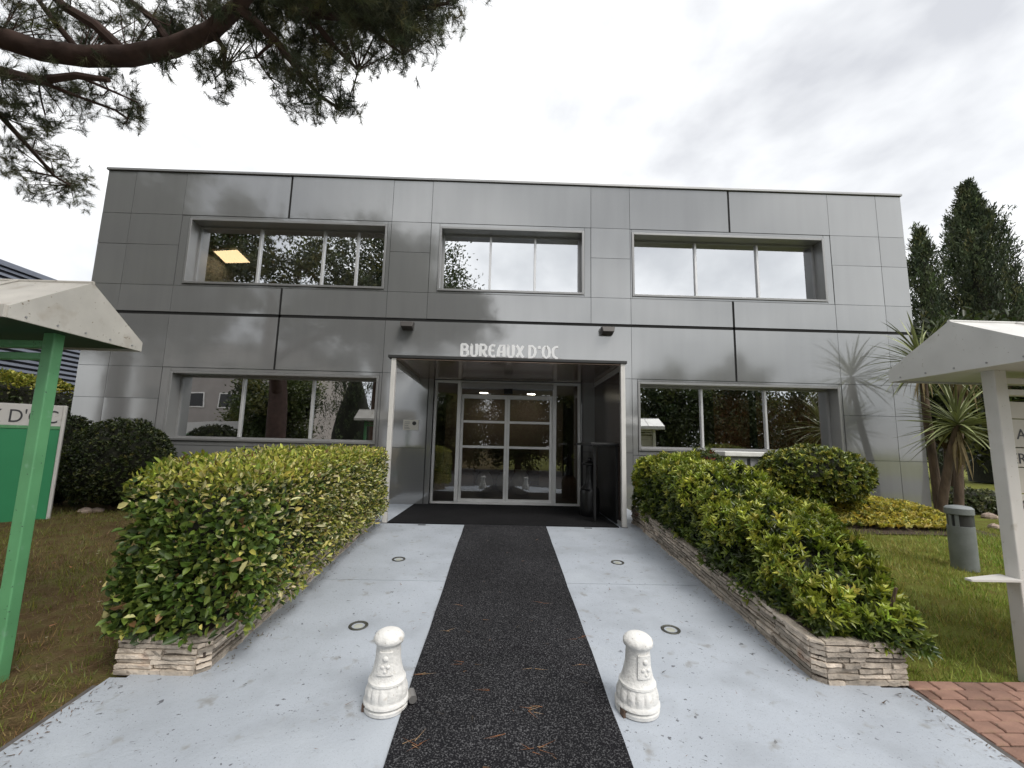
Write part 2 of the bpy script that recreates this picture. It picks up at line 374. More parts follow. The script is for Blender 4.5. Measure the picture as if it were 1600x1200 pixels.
r2 = n.new('ShaderNodeMapRange'); r2.inputs[3].default_value = .94; r2.inputs[4].default_value = 1.06; L.new(oi.outputs['Random'], r2.inputs[0])
mm = n.new('ShaderNodeMath'); mm.operation = 'MULTIPLY'; L.new(r1.outputs[0], mm.inputs[0]); L.new(r2.outputs[0], mm.inputs[1])
sc_ = n.new('ShaderNodeVectorMath'); sc_.operation = 'SCALE'; sc_.inputs[0].default_value = (0.335, 0.341, 0.343); L.new(mm.outputs[0], sc_.inputs['Scale']); L.new(sc_.outputs[0], b.inputs['Base Color'])
n2 = n.new('ShaderNodeTexNoise'); n2.inputs['Scale'].default_value = 1.1; n2.inputs['Detail'].default_value = 2; L.new(co.outputs['Object'], n2.inputs[0])
bp = n.new('ShaderNodeBump'); bp.inputs['Strength'].default_value = 0.12; bp.inputs['Distance'].default_value = 0.02; L.new(n2.outputs[0], bp.inputs['Height']); L.new(bp.outputs[0], b.inputs['Normal'])
r3 = n.new('ShaderNodeMapRange'); r3.inputs[3].default_value = .06; r3.inputs[4].default_value = .10; L.new(nz.outputs[0], r3.inputs[0]); L.new(r3.outputs[0], b.inputs['Roughness'])
M_dark = mat('dark_joint_backing', (0.035, 0.035, 0.035), 0.8)
M_gap = mat('black_shadow_gap', (0.008, 0.008, 0.008), 0.9)
M_alu = mat('brushed_aluminium', (0.62, 0.62, 0.62), 0.38, 0.55, var=0.05, vscale=5)
M_alu_d = mat('grey_aluminium', (0.33, 0.33, 0.33), 0.4, 0.5, var=0.05, vscale=5)
M_trim = mat('window_surround_metal', (0.30, 0.30, 0.297), 0.35, 0.55, var=0.05, vscale=3)
M_cap = mat('parapet_coping', (0.30, 0.30, 0.30), 0.4, 0.6, var=0.08, vscale=2)
M_glass = glass_mat('solar_glass', (0.85, 0.86, 0.84), 0.62)
M_glassd = glass_mat('door_glass', (0.72, 0.75, 0.74), 0.16)
M_inw = mat('office_wall_paint', (0.24, 0.19, 0.15), 0.9, var=0.08, vscale=2)
M_inf = mat('office_floor', (0.16, 0.10, 0.06), 0.5, var=0.2, vscale=4)
M_inc = mat('office_ceiling', (0.5, 0.45, 0.38), 0.9, var=0.05, vscale=3)

bld = root('office_building', (0, 0.3, 0), 'two storey grey metal panelled office block with ribbon windows', 'building')
WIN = [  # x0, x1, z0, z1, mullion pixels (x, y) on the glass plane, kind
    (-5.87, -2.29, 3.87, 5.06, [(405, 400), (505, 400), (558, 400)], 'upper_left'),
    (-1.24, 1.405, 3.87, 5.05, [(766, 410), (836, 410)], 'upper_mid'),
    (2.38, 5.985, 3.87, 5.05, [(1087, 420), (1184, 425)], 'upper_right'),
    (-5.87, -2.27, 1.04, 2.18, [(377, 640), (487, 640)], 'lower_left'),
    (2.45, 6.07, 1.04, 2.20, [(1097, 650), (1197, 650)], 'lower_right'),
]
DX0, DX1, DZ = -1.25, 1.40, 2.19
BD = 9.0
# structural wall behind the panels, with openings
Y0, Y1 = 0.012, 0.30
wl = MB()
def wallrow(z0, z1, holes):
    x = XL+0.01
    for (a, b_) in sorted(holes):
        if a > x: wl.box(x, a, Y0, Y1, z0, z1)
        x = b_
    wl.box(x, XR-0.01, Y0, Y1, z0, z1)
Z = sorted({0, 1.04, 2.18, 2.19, 2.20, 3.87, 5.05, 5.06, ZT-0.03})
for z0, z1 in zip(Z[:-1], Z[1:]):
    zm = (z0+z1)/2
    wallrow(z0, z1, [(w_[0], w_[1]) for w_ in WIN if w_[2] < zm < w_[3]] + ([(DX0, DX1)] if zm < DZ else []))
part('wall', wl, M_dark, bld)
sw = MB(); sw.box(XL, XL+0.25, 0.301, BD, -0.05, ZT-0.03); sw.box(XR-0.25, XR, 0.301, BD, -0.05, ZT-0.03); sw.box(XL+0.251, XR-0.251, BD-0.25, BD, -0.05, ZT-0.03)
part('side_wall', sw, mat('side_render', (0.30, 0.30, 0.30), 0.8, var=0.1, vscale=2), bld)
rf = MB(); rf.box(XL+0.251, XR-0.251, 0.301, BD-0.251, 5.55, 5.85); part('roof', rf, M_inw, bld)
cp = MB(); cp.box(XL-0.02, XR+0.02, -0.035, 0.32, ZT-0.029, ZT+0.015); part('parapet_coping', cp, M_cap, bld, bevel=0.004)
fl = MB(); fl.box(XL+0.251, XR-0.251, 0.301, BD-0.251, -0.1, -0.005); part('ground_floor', fl, M_inf, bld)
fl = MB(); fl.box(XL+0.251, XR-0.251, 0.301, BD-0.251, 2.75, 3.35); part('upper_floor', fl, M_inc, bld)
pw = MB()
for x, z0, z1 in ((-2.0, 0, 2.749), (2.1, 0, 2.749), (-1.8, 3.351, 5.549), (1.9, 3.351, 5.549)): pw.box(x-0.05, x+0.05, 0.302, 5.0, z0, z1)
pw.box(XL+0.252, -2.051, 5.0, 5.1, 0, 2.749); pw.box(2.151, XR-0.252, 5.0, 5.1, 0, 2.749); pw.box(XL+0.252, XR-0.252, 5.001, 5.1, 3.351, 5.549)
pw.box(-2.0, 2.1, 7.6, 7.7, 0, 2.749)
part('partition', pw, M_inw, bld)

# facade panels
cols = [XL, -7.0, -6.06, -4.10, -2.18, -1.44, 1.57, 2.31, 4.22, 6.15, 7.10, XR]
DARK = {-4.10, 4.22}
def panel(x0, x1, z0, z1, y=0.0):
    h = 0.0035
    a = x0+(0.02 if x0 in DARK else h); b_ = x1-(0.02 if x1 in DARK else h)
    m_ = MB(); m_.box(a, b_, y, y+0.0115, z0+h, z1-h)
    tx, tz = random.gauss(0, 0.0022), random.gauss(0, 0.0022)      # hung a touch out of plane
    m_.v = [(vx, (vy+tx*(1 if vx > (a+b_)/2 else -1)*0.6+tz*(1 if vz > (z0+z1)/2 else -1)*0.6-0.003) if vy < y+0.005 else vy, vz) for vx, vy, vz in m_.v]
    part('facade_panel', m_, M_panel, bld)
for (x_, z0, z1) in ((-4.10, 5.155, ZT-0.036), (4.22, 5.155, ZT-0.036), (-4.10, 2.285, 3.79), (4.22, 2.285, 3.79)):
    m_ = MB(); m_.box(x_-0.0195, x_+0.0195, 0.008, 0.0118, z0, z1); part('shadow_gap', m_, M_gap, bld)
m_ = MB(); m_.box(XL+0.01, XR-0.01, 0.008, 0.0117, 3.2425, 3.2975); part('shadow_gap', m_, M_gap, bld)
rowsA = (5.155, ZT-0.036)
for a, b_ in zip(cols[:-1], cols[1:]): panel(a, b_, *rowsA)
for z0, z1 in ((3.79, 4.56), (4.56, 5.155)):
    for a, b_ in ((XL, -7.0), (-7.0, -6.06), (-2.18, -1.44), (1.57, 2.31), (6.15, 7.10), (7.10, XR)): panel(a, b_, z0, z1)
for a, b_ in zip(cols[:-1], cols[1:]): panel(a, b_, 3.295, 3.79)
for a, b_ in ((XL, -7.0), (-7.0, -6.06), (-6.06, -4.10), (-4.10, -2.18), (-2.18, 2.31), (2.31, 4.22), (4.22, 6.15), (6.15, 7.10), (7.10, XR)): panel(a, b_, 2.285, 3.245)
for z0, z1 in ((1.72, 2.285), (0.92, 1.72), (-0.04, 0.92)):
    for a, b_ in ((XL, -7.0), (-7.0, -6.06), (6.15, 7.10), (7.10, XR)): panel(a, b_, z0, z1)
for a, b_ in ((-6.06, -4.10), (-4.10, -2.18), (2.31, 4.22), (4.22, 6.15)): panel(a, b_, -0.04, 0.92)
for a, b_ in ((-2.18, DX0-0.10), (DX1+0.02, 2.31)):
    for z0, z1 in ((-0.04, 0.96), (0.96, 2.285)): panel(a, b_, z0, z1)
# strip fillers between panel grid and window surrounds
def filler(x0, x1, z0, z1):
    m_ = MB(); m_.box(x0, x1, 0.003, 0.0115, z0, z1); part('facade_panel', m_, M_panel, bld)
FR = {0: (-6.06, -2.18, 3.79, 5.155), 1: (-1.44, 1.57, 3.79, 5.155), 2: (2.31, 6.15, 3.79, 5.155), 3: (-6.06, -2.18, 0.92, 2.285), 4: (2.31, 6.15, 0.92, 2.285)}
GYP = 0.25      # glass plane depth
curt = mat('brown_curtain', (0.46, 0.25, 0.12), 0.9, var=0.15, vscale=3)
for i, (x0, x1, z0, z1, mul, nm) in enumerate(WIN):
    a, b_, c0, c1 = FR[i]; tw = 0.036; g_ = 0.006
    filler(a+g_, x0-tw-g_, c0+g_, c1-g_); filler(x1+tw+g_, b_-g_, c0+g_, c1-g_)
    if c1-g_-(z1+tw+g_) > 0.01: filler(x0-tw, x1+tw, z1+tw+g_, c1-g_)
    if z0-tw-g_-(c0+g_) > 0.01: filler(x0-tw, x1+tw, c0+g_, z0-tw-g_)
    fr = MB()   # proud surround and deep reveal
    fr.box(x0-tw, x0+0.004, -0.014, 0.262, z0-tw, z1+tw); fr.box(x1-0.004, x1+tw, -0.014, 0.262, z0-tw, z1+tw)
    fr.box(x0+0.0045, x1-0.0045, -0.014, 0.262, z1-0.004, z1+tw); fr.box(x0+0.0045, x1-0.0045, -0.020, 0.262, z0-tw, z0+0.004)
    win = part('window', fr, M_trim, bld, bevel=0.003, seg=1)
    s = MB(); f_ = 0.038
    s.box(x0+0.005, x0+f_, 0.225, 0.275, z0+0.005, z1-0.005); s.box(x1-f_, x1-0.005, 0.225, 0.275, z0+0.005, z1-0.005)
    s.box(x0+f_, x1-f_, 0.226, 0.274, z1-f_, z1-0.005); s.box(x0+f_, x1-f_, 0.226, 0.274, z0+0.005, z0+f_)
    part('frame', s, M_alu_d, win)
    mxs = [float(onY(px, py, 0.22)[0]) for px, py in mul]
    for mxx in mxs:
        m_ = MB(); m_.box(mxx-0.02, mxx+0.02, 0.21, 0.273, z0+f_, z1-f_); part('mullion', m_, M_alu, win, bevel=0.003, seg=1)
    lim = [x0+f_]+mxs+[x1-f_]
    for a_, c_ in zip(lim[:-1], lim[1:]):
        m_ = MB(); ofs = random.uniform(-0.004, 0.004)
        m_.add([(a_, 0.25, z0+f_), (c_, 0.25+ofs*0.5, z0+f_), (c_, 0.25+ofs*0.5, z1-f_), (a_, 0.25, z1-f_)], [(0, 1, 2, 3)])
        part('pane', m_, M_glass, win)
# blinds and curtains behind the glass
M_blind = mat('black_vertical_blind', (0.015, 0.015, 0.016), 0.8)
def drape(name, x0, x1, y, z0, z1, m, amp, pitch, label, cat):
    d_ = MB(); nseg = max(8, int((x1-x0)/pitch*8)); vs_ = []
    for k in range(nseg+1):
        x = x0+(x1-x0)*k/nseg; yy = y+amp*math.sin(2*math.pi*(x-x0)/pitch)+0.4*amp*math.sin(5.1*x)
        vs_ += [(x, yy, z0), (x, yy, z1), (x, yy+0.006, z0), (x, yy+0.006, z1)]
    fs_ = []
    for k in range(nseg): q = k*4; fs_ += [(q, q+4, q+5, q+1), (q+6, q+2, q+3, q+7), (q+1, q+5, q+7, q+3), (q+4, q, q+2, q+6)]
    d_.add(vs_, fs_); return single(name, d_, m, ((x0+x1)/2, y, z0), label, cat, smooth=True)
drape('vertical_blind', -2.74, -2.33, 0.42, 3.36, 5.30, M_blind, 0.012, 0.09, 'black vertical blind drawn behind the end pane of the upper window beside the lit office', 'blind')
drape('curtain', 3.95, 4.62, 0.345, 0.05, 2.6, curt, 0.03, 0.13, 'narrow gathered brown curtain in the ground floor window behind the grey planter box', 'curtain')
drape('curtain', 4.75, 5.95, 0.35, 0.05, 2.6, curt, 0.03, 0.14, 'wide brown curtain drawn across the ground floor pane by the yucca', 'curtain')
# lit ceiling panel in the upper left office
M_lampp = mat('warm_light_diffuser', (0.9, 0.8, 0.6), 0.5, emit=((1.0, 0.72, 0.40), 2.6))
zc = 5.54
q4 = [onZ(px, py, zc-0.02) for px, py in ((333, 392), (371, 390), (391, 410), (353, 411))]
m_ = MB(); m_.hexa([q4[3], q4[2], q4[1], q4[0]], [v+np.array([0, 0, 0.02]) for v in (q4[3], q4[2], q4[1], q4[0])])
cl = root('ceiling_light', np.mean(q4, 0)+np.array([0, 0, 0.02]), 'lit warm yellow ceiling panel seen through the upper window', 'ceiling light')
part('diffuser', m_, M_lampp, cl)
m_ = MB(); cq = np.mean(q4, 0)
for k in range(4):
    a_, b_ = q4[k], q4[(k+1) % 4]; oa, ob_ = cq+(a_-cq)*1.06, cq+(b_-cq)*1.06
    m_.hexa([a_-[0, 0, .006], oa-[0, 0, .006], ob_-[0, 0, .006], b_-[0, 0, .006]], [a_+[0, 0, .02], oa+[0, 0, .02], ob_+[0, 0, .02], b_+[0, 0, .02]])
part('frame', m_, M_alu, cl)

# ------------------------------------------------------------------ sliding entrance
M_door = mat('silver_door_profile', (0.80, 0.80, 0.79), 0.4, 0.1, var=0.05, vscale=6)
ent = root('sliding_entrance', (0.07, 0.15, 0), 'aluminium framed automatic sliding glass entrance with side lights', 'entrance')
YD = 0.15
for j0_, j1_ in ((DX0-0.09, DX0), (DX1, DX1+0.015)):
    m_ = MB(); m_.box(j0_, j1_, 0.004, 0.22, 0, DZ+0.02); part('jamb', m_, M_panel, ent, bevel=0.003, seg=1)
m_ = MB(); m_.box(DX0+0.001, DX0+0.045, 0.10, 0.2, 0.0, DZ); m_.box(DX1-0.045, DX1-0.001, 0.10, 0.2, 0.0, DZ)
m_.box(DX0+0.0455, DX1-0.0455, 0.10, 0.2, DZ-0.04, DZ); m_.box(DX0+0.0455, DX1-0.0455, 0.095, 0.2, 0.0, 0.045)
part('frame', m_, M_door, ent, bevel=0.003, seg=1)
SL, SRR = -0.765, 0.905
m_ = MB(); m_.box(SL-0.065, SL, 0.09, 0.20, 0.0455, DZ-0.041); part('post', m_, M_door, ent, bevel=0.004)
m_ = MB(); m_.box(SRR-0.01, SRR+0.055, 0.09, 0.20, 0.0455, DZ-0.041); part('post', m_, M_door, ent, bevel=0.004)
m_ = MB(); m_.box(SL+0.001, SRR-0.011, 0.05, 0.30, 2.055, DZ-0.042)
opb = part('operator_box', m_, M_alu_d, ent, bevel=0.006)
m_ = MB(); m_.box(0.0, 0.16, 0.06, 0.145, 1.965, 2.0545); part('motion_sensor', m_, M_blind, opb, bevel=0.01)
m_ = MB(); m_.add([(SL+.001, YD, 1.952), (SRR-.011, YD, 1.952), (SRR-.011, YD, 2.0548), (SL+.001, YD, 2.0548)], [(0, 1, 2, 3)]); part('transom_pane', m_, M_glassd, ent)
for a_, c_, nm in ((DX0+0.0455, SL-0.0655, 'l'), (SRR+0.0555, DX1-0.0455, 'r')):
    m_ = MB(); m_.add([(a_, YD, 0.045), (c_, YD, 0.045), (c_, YD, DZ-0.04), (a_, YD, DZ-0.04)], [(0, 1, 2, 3)]); part('side_light_pane', m_, M_glassd, ent)
MID = 0.075
for a_, c_ in ((SL+0.002, MID-0.001), (MID+0.001, SRR-0.012)):
    y0_, y1_ = 0.17, 0.215
    m_ = MB(); m_.box(a_, a_+0.045, y0_, y1_, 0.02, 1.95); m_.box(c_-0.045, c_, y0_, y1_, 0.02, 1.95)
    m_.box(a_+0.0452, c_-0.0452, y0_, y1_, 1.875, 1.95); m_.box(a_+0.0452, c_-0.0452, y0_-0.002, y1_, 0.046, 0.095)
    leaf = part('door_leaf', m_, M_door, ent, bevel=0.003, seg=1)
    for z in (1.455, 1.005):
        m_ = MB(); m_.box(a_+0.0455, c_-0.0455, y0_+0.002, y1_-0.002, z-0.022, z+0.022); part('rail', m_, M_door, leaf, bevel=0.003, seg=1)
    for z0, z1 in ((0.096, 0.982), (1.0275, 1.432), (1.478, 1.874)):
        m_ = MB(); m_.add([(a_+0.045, 0.192, z0), (c_-0.045, 0.192, z0), (c_-0.045, 0.192, z1), (a_+0.045, 0.192, z1)], [(0, 1, 2, 3)]); part('pane', m_, M_glassd, leaf)
# hall: spot lights and reception desk
M_spot = mat('spot_lamp', (1, 1, 1), 0.5, emit=((1.0, 0.88, 0.70), 14))
for k, (px, py) in enumerate(((756, 613.5), (734, 631), (830, 615.6))):
    P = onZ(px, py, 2.745)
    r_ = root('ceiling_spot', (P[0], P[1], 2.75), 'small lit round ceiling spot inside the entrance hall', 'ceiling spot', 'lit spots in the entrance hall')
    m_ = MB(); m_.lathe([(0.14, 2.735), (0.16, 2.735), (0.16, 2.75), (0.14, 2.75)], 20, cx=P[0], cy=P[1]); part('rim', m_, M_alu, r_)
    m_ = MB(); m_.lathe([(0.135, 2.73), (0.137, 2.7345)], 20, cx=P[0], cy=P[1]); part('lamp', m_, M_spot, r_)
M_wood = mat('brown_wood', (0.20, 0.095, 0.045), 0.5, var=0.25, vscale=3, stretch=(1, 1, 6))
dk = root('reception_desk', (0.2, 4.4, 0), 'brown wooden reception desk inside the hall behind the glass doors', 'desk')
m_ = MB(); m_.box(-0.75, 1.0, 4.3, 4.34, -0.005, 0.98); part('front_panel', m_, M_wood, dk)
m_ = MB(); m_.box(-0.85, 1.1, 4.2, 5.0, 0.98, 1.02); part('desk_top', m_, mat('pale_desk_top', (0.5, 0.42, 0.32), 0.4), dk)
m_ = MB(); m_.box(-0.75, -0.71, 4.341, 4.95, -0.005, 0.98); part('side_panel', m_, M_wood, dk)
m_ = MB(); m_.box(0.96, 1.0, 4.341, 4.95, -0.005, 0.98); part('side_panel', m_, M_wood, dk)
M_pot = mat('pale_clay_pot', (0.42, 0.36, 0.29), 0.7, var=0.1, vscale=12)
for (x, y, s_) in ((-0.38, 2.2, 1.0), (0.05, 2.5, 0.9), (0.42, 2.0, 1.1)):
    m_ = MB(); m_.lathe([(0.11*s_, 0), (0.17*s_, 0.08), (0.20*s_, 0.22*s_), (0.15*s_, 0.36*s_), (0.10*s_, 0.42*s_), (0.12*s_, 0.47*s_), (0.10*s_, 0.47*s_), (0.08*s_, 0.42*s_)], 24, cx=x, cy=y)
    single('clay_pot', m_, M_pot, (x, y, -0.005), 'pale bulging clay pot on the hall floor behind the glass doors', 'pot', 'clay pots in the hall', smooth=True)

# ------------------------------------------------------------------ canopy with letters
M_white = mat('white_painted_steel', (0.66, 0.64, 0.61), 0.4, var=0.06, vscale=5, spots=[(16, 0.66, (0.55, 0.52, 0.47), 0.12), (60, 0.70, (0.30, 0.26, 0.21), 0.05)])
M_cdark = mat('dark_canopy_edge', (0.03, 0.03, 0.03), 0.5)
M_soff = mat('brown_canopy_soffit', (0.30, 0.215, 0.165), 0.16, 0.7, var=0.15, vscale=3)
M_side = mat('smoked_brown_side_panel', (0.055, 0.038, 0.03), 0.2, 0.2, var=0.15, vscale=2)
cx0, cx1, cy0 = -1.60, 1.70, -1.86
can = root('entrance_canopy', (0.05, -0.9, 0), 'flat dark edged entrance canopy on two slim white posts', 'canopy')
m_ = MB(); m_.box(cx0, cx1, cy0, -0.001, 2.205, 2.245); part('roof', m_, M_cdark, can, bevel=0.004)
m_ = MB(); m_.box(cx0+0.06, cx1-0.06, cy0+0.05, -0.002, 2.192, 2.2045); part('soffit', m_, M_soff, can)
for x in (-1.555, 1.615):
    m_ = MB(); m_.box(x, x+0.06, cy0+0.02, cy0+0.09, -0.01, 2.2045)
    po = part('post', m_, M_white, can, bevel=0.004)
    m_ = MB(); m_.box(x-0.012, x+0.072, cy0+0.012, cy0+0.11, 0.0, 0.012); part('base_plate', m_, M_alu_d, po)
    m_ = MB(); m_.box(x+0.008, x+0.052, cy0+0.091, -0.003, 2.12, 2.1915); part('side_rail', m_, M_alu, can, bevel=0.003, seg=1)
m_ = MB(); m_.box(1.632, 1.650, cy0+0.092, -0.004, 0.06, 2.1195); part('side_panel', m_, M_side, can)
m_ = MB(); m_.box(1.615, 1.660, cy0+0.092, -0.004, 0.0, 0.0595); part('bottom_rail', m_, M_alu, can)

M_letter = mat('pale_metal_letters', (0.78, 0.78, 0.78), 0.32, 0.25)
def text_mesh(txt, size, ext, offset=0.0, bevel=0.0, shear=0.0):
    cu = bpy.data.curves.new('text', 'FONT'); cu.body = txt; cu.size = size; cu.extrude = ext; cu.offset = offset; cu.bevel_depth = bevel; cu.resolution_u = 4; cu.shear = shear
    ob = bpy.data.objects.new('text_tmp', cu); C.objects.link(ob); bpy.context.view_layer.update()
    dg = bpy.context.evaluated_depsgraph_get(); me = bpy.data.meshes.new_from_object(ob.evaluated_get(dg))
    bpy.data.objects.remove(ob); bpy.data.curves.remove(cu); return me
lt = root('letter_sign', (0.08, -1.80, 2.245), "pale raised letters BUREAUX D'OC standing along the canopy edge", 'sign')
# stroke letters in a rounded uncial manner: polylines in a unit box (w x 1), thick strokes
GL = {
 'B': (0.80, [[(0.06, 0), (0.06, 1)], [(0, 1), (0.5, 1), (0.66, 0.86), (0.62, 0.64), (0.42, 0.54), (0.06, 0.54)], [(0.42, 0.54), (0.72, 0.42), (0.74, 0.14), (0.52, 0), (0, 0)]]),
 'U': (0.80, [[(0, 1), (0.12, 0.96), (0.12, 0.2), (0.26, 0.02), (0.56, 0.02), (0.70, 0.2), (0.70, 1)], [(0.50, 0.98), (0.80, 1.0)]]),
 'R': (0.82, [[(0.08, 0), (0.08, 1)], [(0, 1), (0.52, 1), (0.68, 0.84), (0.66, 0.62), (0.46, 0.5), (0.08, 0.5)], [(0.38, 0.5), (0.58, 0.12), (0.82, 0.0)]]),
 'E': (0.72, [[(0.66, 0.94), (0.34, 1), (0.12, 0.84), (0.06, 0.5), (0.12, 0.14), (0.34, 0.0), (0.68, 0.05)], [(0.08, 0.52), (0.58, 0.52)]]),
 'A': (0.84, [[(0.08, 0), (0.14, 0.6), (0.30, 0.96), (0.72, 1), (0.72, 0)], [(0.12, 0.42), (0.72, 0.42)]]),
 'X': (0.82, [[(0.02, 1), (0.18, 0.9), (0.64, 0.1), (0.82, 0)], [(0.76, 1), (0.06, 0)]]),
 'D': (0.86, [[(0.16, 0), (0.16, 0.98)], [(0, 0.98), (0.46, 1), (0.74, 0.78), (0.78, 0.44), (0.64, 0.12), (0.36, 0.0), (0, 0.02)]]),
 "'": (0.30, [[(0.12, 1.02), (0.18, 0.76)]]),
 'O': (0.86, [[(0.42, 1), (0.14, 0.84), (0.06, 0.5), (0.16, 0.16), (0.44, 0), (0.72, 0.16), (0.80, 0.5), (0.70, 0.84), (0.42, 1)]]),
 'C': (0.72, [[(0.66, 0.98), (0.34, 0.96), (0.12, 0.78), (0.08, 0.48), (0.20, 0.16), (0.46, 0.0), (0.62, -0.06)]]),
}
def stroke_letter(ch, x, zb, h, y, th, dep, sx=1.0):
    wdt, strokes = GL[ch]; m_ = MB()
    for si, st_ in enumerate(strokes):
        P = [np.array([x+a*h*sx, zb+b_*h]) for a, b_ in st_]; nP = len(P); Lf = []; Rt = []
        for k in range(nP):
            tn = P[min(k+1, nP-1)]-P[max(k-1, 0)]; tn = tn/(np.linalg.norm(tn)+1e-9); nn = np.array([-tn[1], tn[0]])
            tk = th*(0.5+0.22*abs(tn[1]))*(1.25 if k in (0, nP-1) and nP > 2 else 1.0)
            Lf.append(P[k]+nn*tk); Rt.append(P[k]-nn*tk)
        yo = y-0.0004*si
        vs_ = [(p_[0], yo, p_[1]) for p_ in Lf]+[(p_[0], yo, p_[1]) for p_ in Rt]+[(p_[0], yo+dep, p_[1]) for p_ in Lf]+[(p_[0], yo+dep, p_[1]) for p_ in Rt]
        fs_ = []
        for k in range(nP-1):
            fs_ += [(k, k+1, nP+k+1, nP+k), (2*nP+k, 3*nP+k, 3*nP+k+1, 2*nP+k+1), (k, 2*nP+k, 2*nP+k+1, k+1), (nP+k, nP+k+1, 3*nP+k+1, 3*nP+k)]
        fs_ += [(0, nP, 3*nP, 2*nP), (nP-1, 3*nP-1, 4*nP-1, 2*nP-1)]
        m_.add(vs_, fs_)
    return m_, wdt*h
x = -0.605; H_ = 0.162; gap = 0.028
tot = sum(GL[c_][0]*H_+gap for c_ in "BUREAUXD'OC")+0.045
sc_l = (0.775-(-0.605))/tot
for ch in "BUREAUX D'OC":
    if ch == ' ': x += 0.045*sc_l; continue
    lb, adv = stroke_letter(ch, x, 2.262, H_, -1.83, 0.0275, 0.035, sc_l*0.97)
    part('letter', lb, M_letter, lt)
    x += adv*sc_l+gap*sc_l
m_ = MB(); m_.box(-0.62, 0.79, -1.826, -1.804, 2.2445, 2.262); part('rail', m_, M_alu_d, lt)

# wall flood lights above the canopy
M_fix = mat('dark_brown_fixture', (0.045, 0.038, 0.034), 0.5)
for (px, py, lab) in ((637, 508, 'small dark floodlight on the wall above the nameplate side of the canopy'), (949, 516, 'small dark floodlight on the wall above the ashtray side of the canopy')):
    P = onY(px, py, -0.08)
    r_ = root('wall_floodlight', (P[0], 0.0, P[2]), lab, 'floodlight', 'floodlights above the entrance')
    m_ = MB(); m_.hexa([(P[0]-0.10, -0.19, P[2]-0.05), (P[0]+0.10, -0.19, P[2]-0.05), (P[0]+0.10, -0.03, P[2]-0.09), (P[0]-0.10, -0.03, P[2]-0.09)],
                       [(P[0]-0.12, -0.16, P[2]+0.05), (P[0]+0.12, -0.16, P[2]+0.05), (P[0]+0.12, -0.03, P[2]+0.06), (P[0]-0.12, -0.03, P[2]+0.06)]); part('housing', m_, M_fix, r_, bevel=0.01)
    m_ = MB(); m_.box(P[0]-0.03, P[0]+0.03, -0.031, 0.001, P[2]-0.04, P[2]+0.04); part('bracket', m_, M_fix, r_)
# nameplate
P = onY(642, 664, -0.004)
r_ = root('nameplate', (P[0], 0, P[2]), 'small cream nameplate with a dark dot beside the entrance', 'nameplate')
m_ = MB(); m_.box(P[0]-0.135, P[0]+0.135, -0.016, 0.001, P[2]-0.09, P[2]+0.09); part('plate', m_, mat('cream_plate', (0.66, 0.64, 0.58), 0.4), r_, bevel=0.003, seg=1)
m_ = MB(); m_.tube([(P[0]+0.06, -0.016, P[2]+0.03), (P[0]+0.06, -0.019, P[2]+0.03)], 0.035, 18); part('emblem', m_, M_cdark, r_)
m_ = MB()
for z in (0.05, 0.02, -0.01, -0.04, -0.06): m_.box(P[0]-0.11, P[0]-0.11+random.uniform(.06, .1), -0.018, -0.0161, P[2]+z-0.005, P[2]+z+0.005)
part('line_of_print', m_, mat('grey_print', (0.25, 0.25, 0.25), 0.6), r_)

# bar ledge and ashtray under the canopy
M_black = mat('black_lacquer', (0.012, 0.012, 0.013), 0.35, var=0.2, vscale=6)
r_ = root('bar_table', (1.44, -1.0, 0.013), 'tall narrow black bar table against the canopy side panel', 'table')
m_ = MB(); m_.box(1.24, 1.630, -1.62, -0.35, 1.075, 1.11); part('table_top', m_, M_black, r_, bevel=0.004)
m_ = MB(); m_.box(1.595, 1.630, -1.58, -0.40, 0.013, 1.0745); part('back_board', m_, M_black, r_)
for y in (-1.5, -0.48):
    m_ = MB(); m_.box(1.30, 1.335, y-0.018, y+0.018, 0.013, 1.0745); part('leg', m_, M_black, r_, bevel=0.004)
ax, ay = 1.36, -0.92
r_ = root('standing_ashtray', (ax, ay, 0.013), 'black bottle shaped standing ashtray on the mat beside the bar table', 'ashtray')
m_ = MB(); m_.lathe([(0.13, 0.013), (0.145, 0.03), (0.15, 0.10), (0.15, 0.36), (0.135, 0.42), (0.075, 0.49), (0.062, 0.56), (0.058, 0.74), (0.064, 0.76)], 28, cx=ax, cy=ay); part('body', m_, M_black, r_, smooth=True)
m_ = MB(); m_.lathe([(0.06, 0.76), (0.115, 0.775), (0.115, 0.80), (0.05, 0.82), (0.034, 0.84), (0.034, 0.87), (0.02, 0.885)], 28, cx=ax, cy=ay); part('cap', m_, M_black, r_, smooth=True)
m_ = MB(); m_.tube([(ax-0.02, ay-0.151, 0.40), (ax-0.10, ay-0.16, 0.42), (ax-0.14, ay-0.06, 0.42)], 0.012, 8); part('handle', m_, M_black, r_)

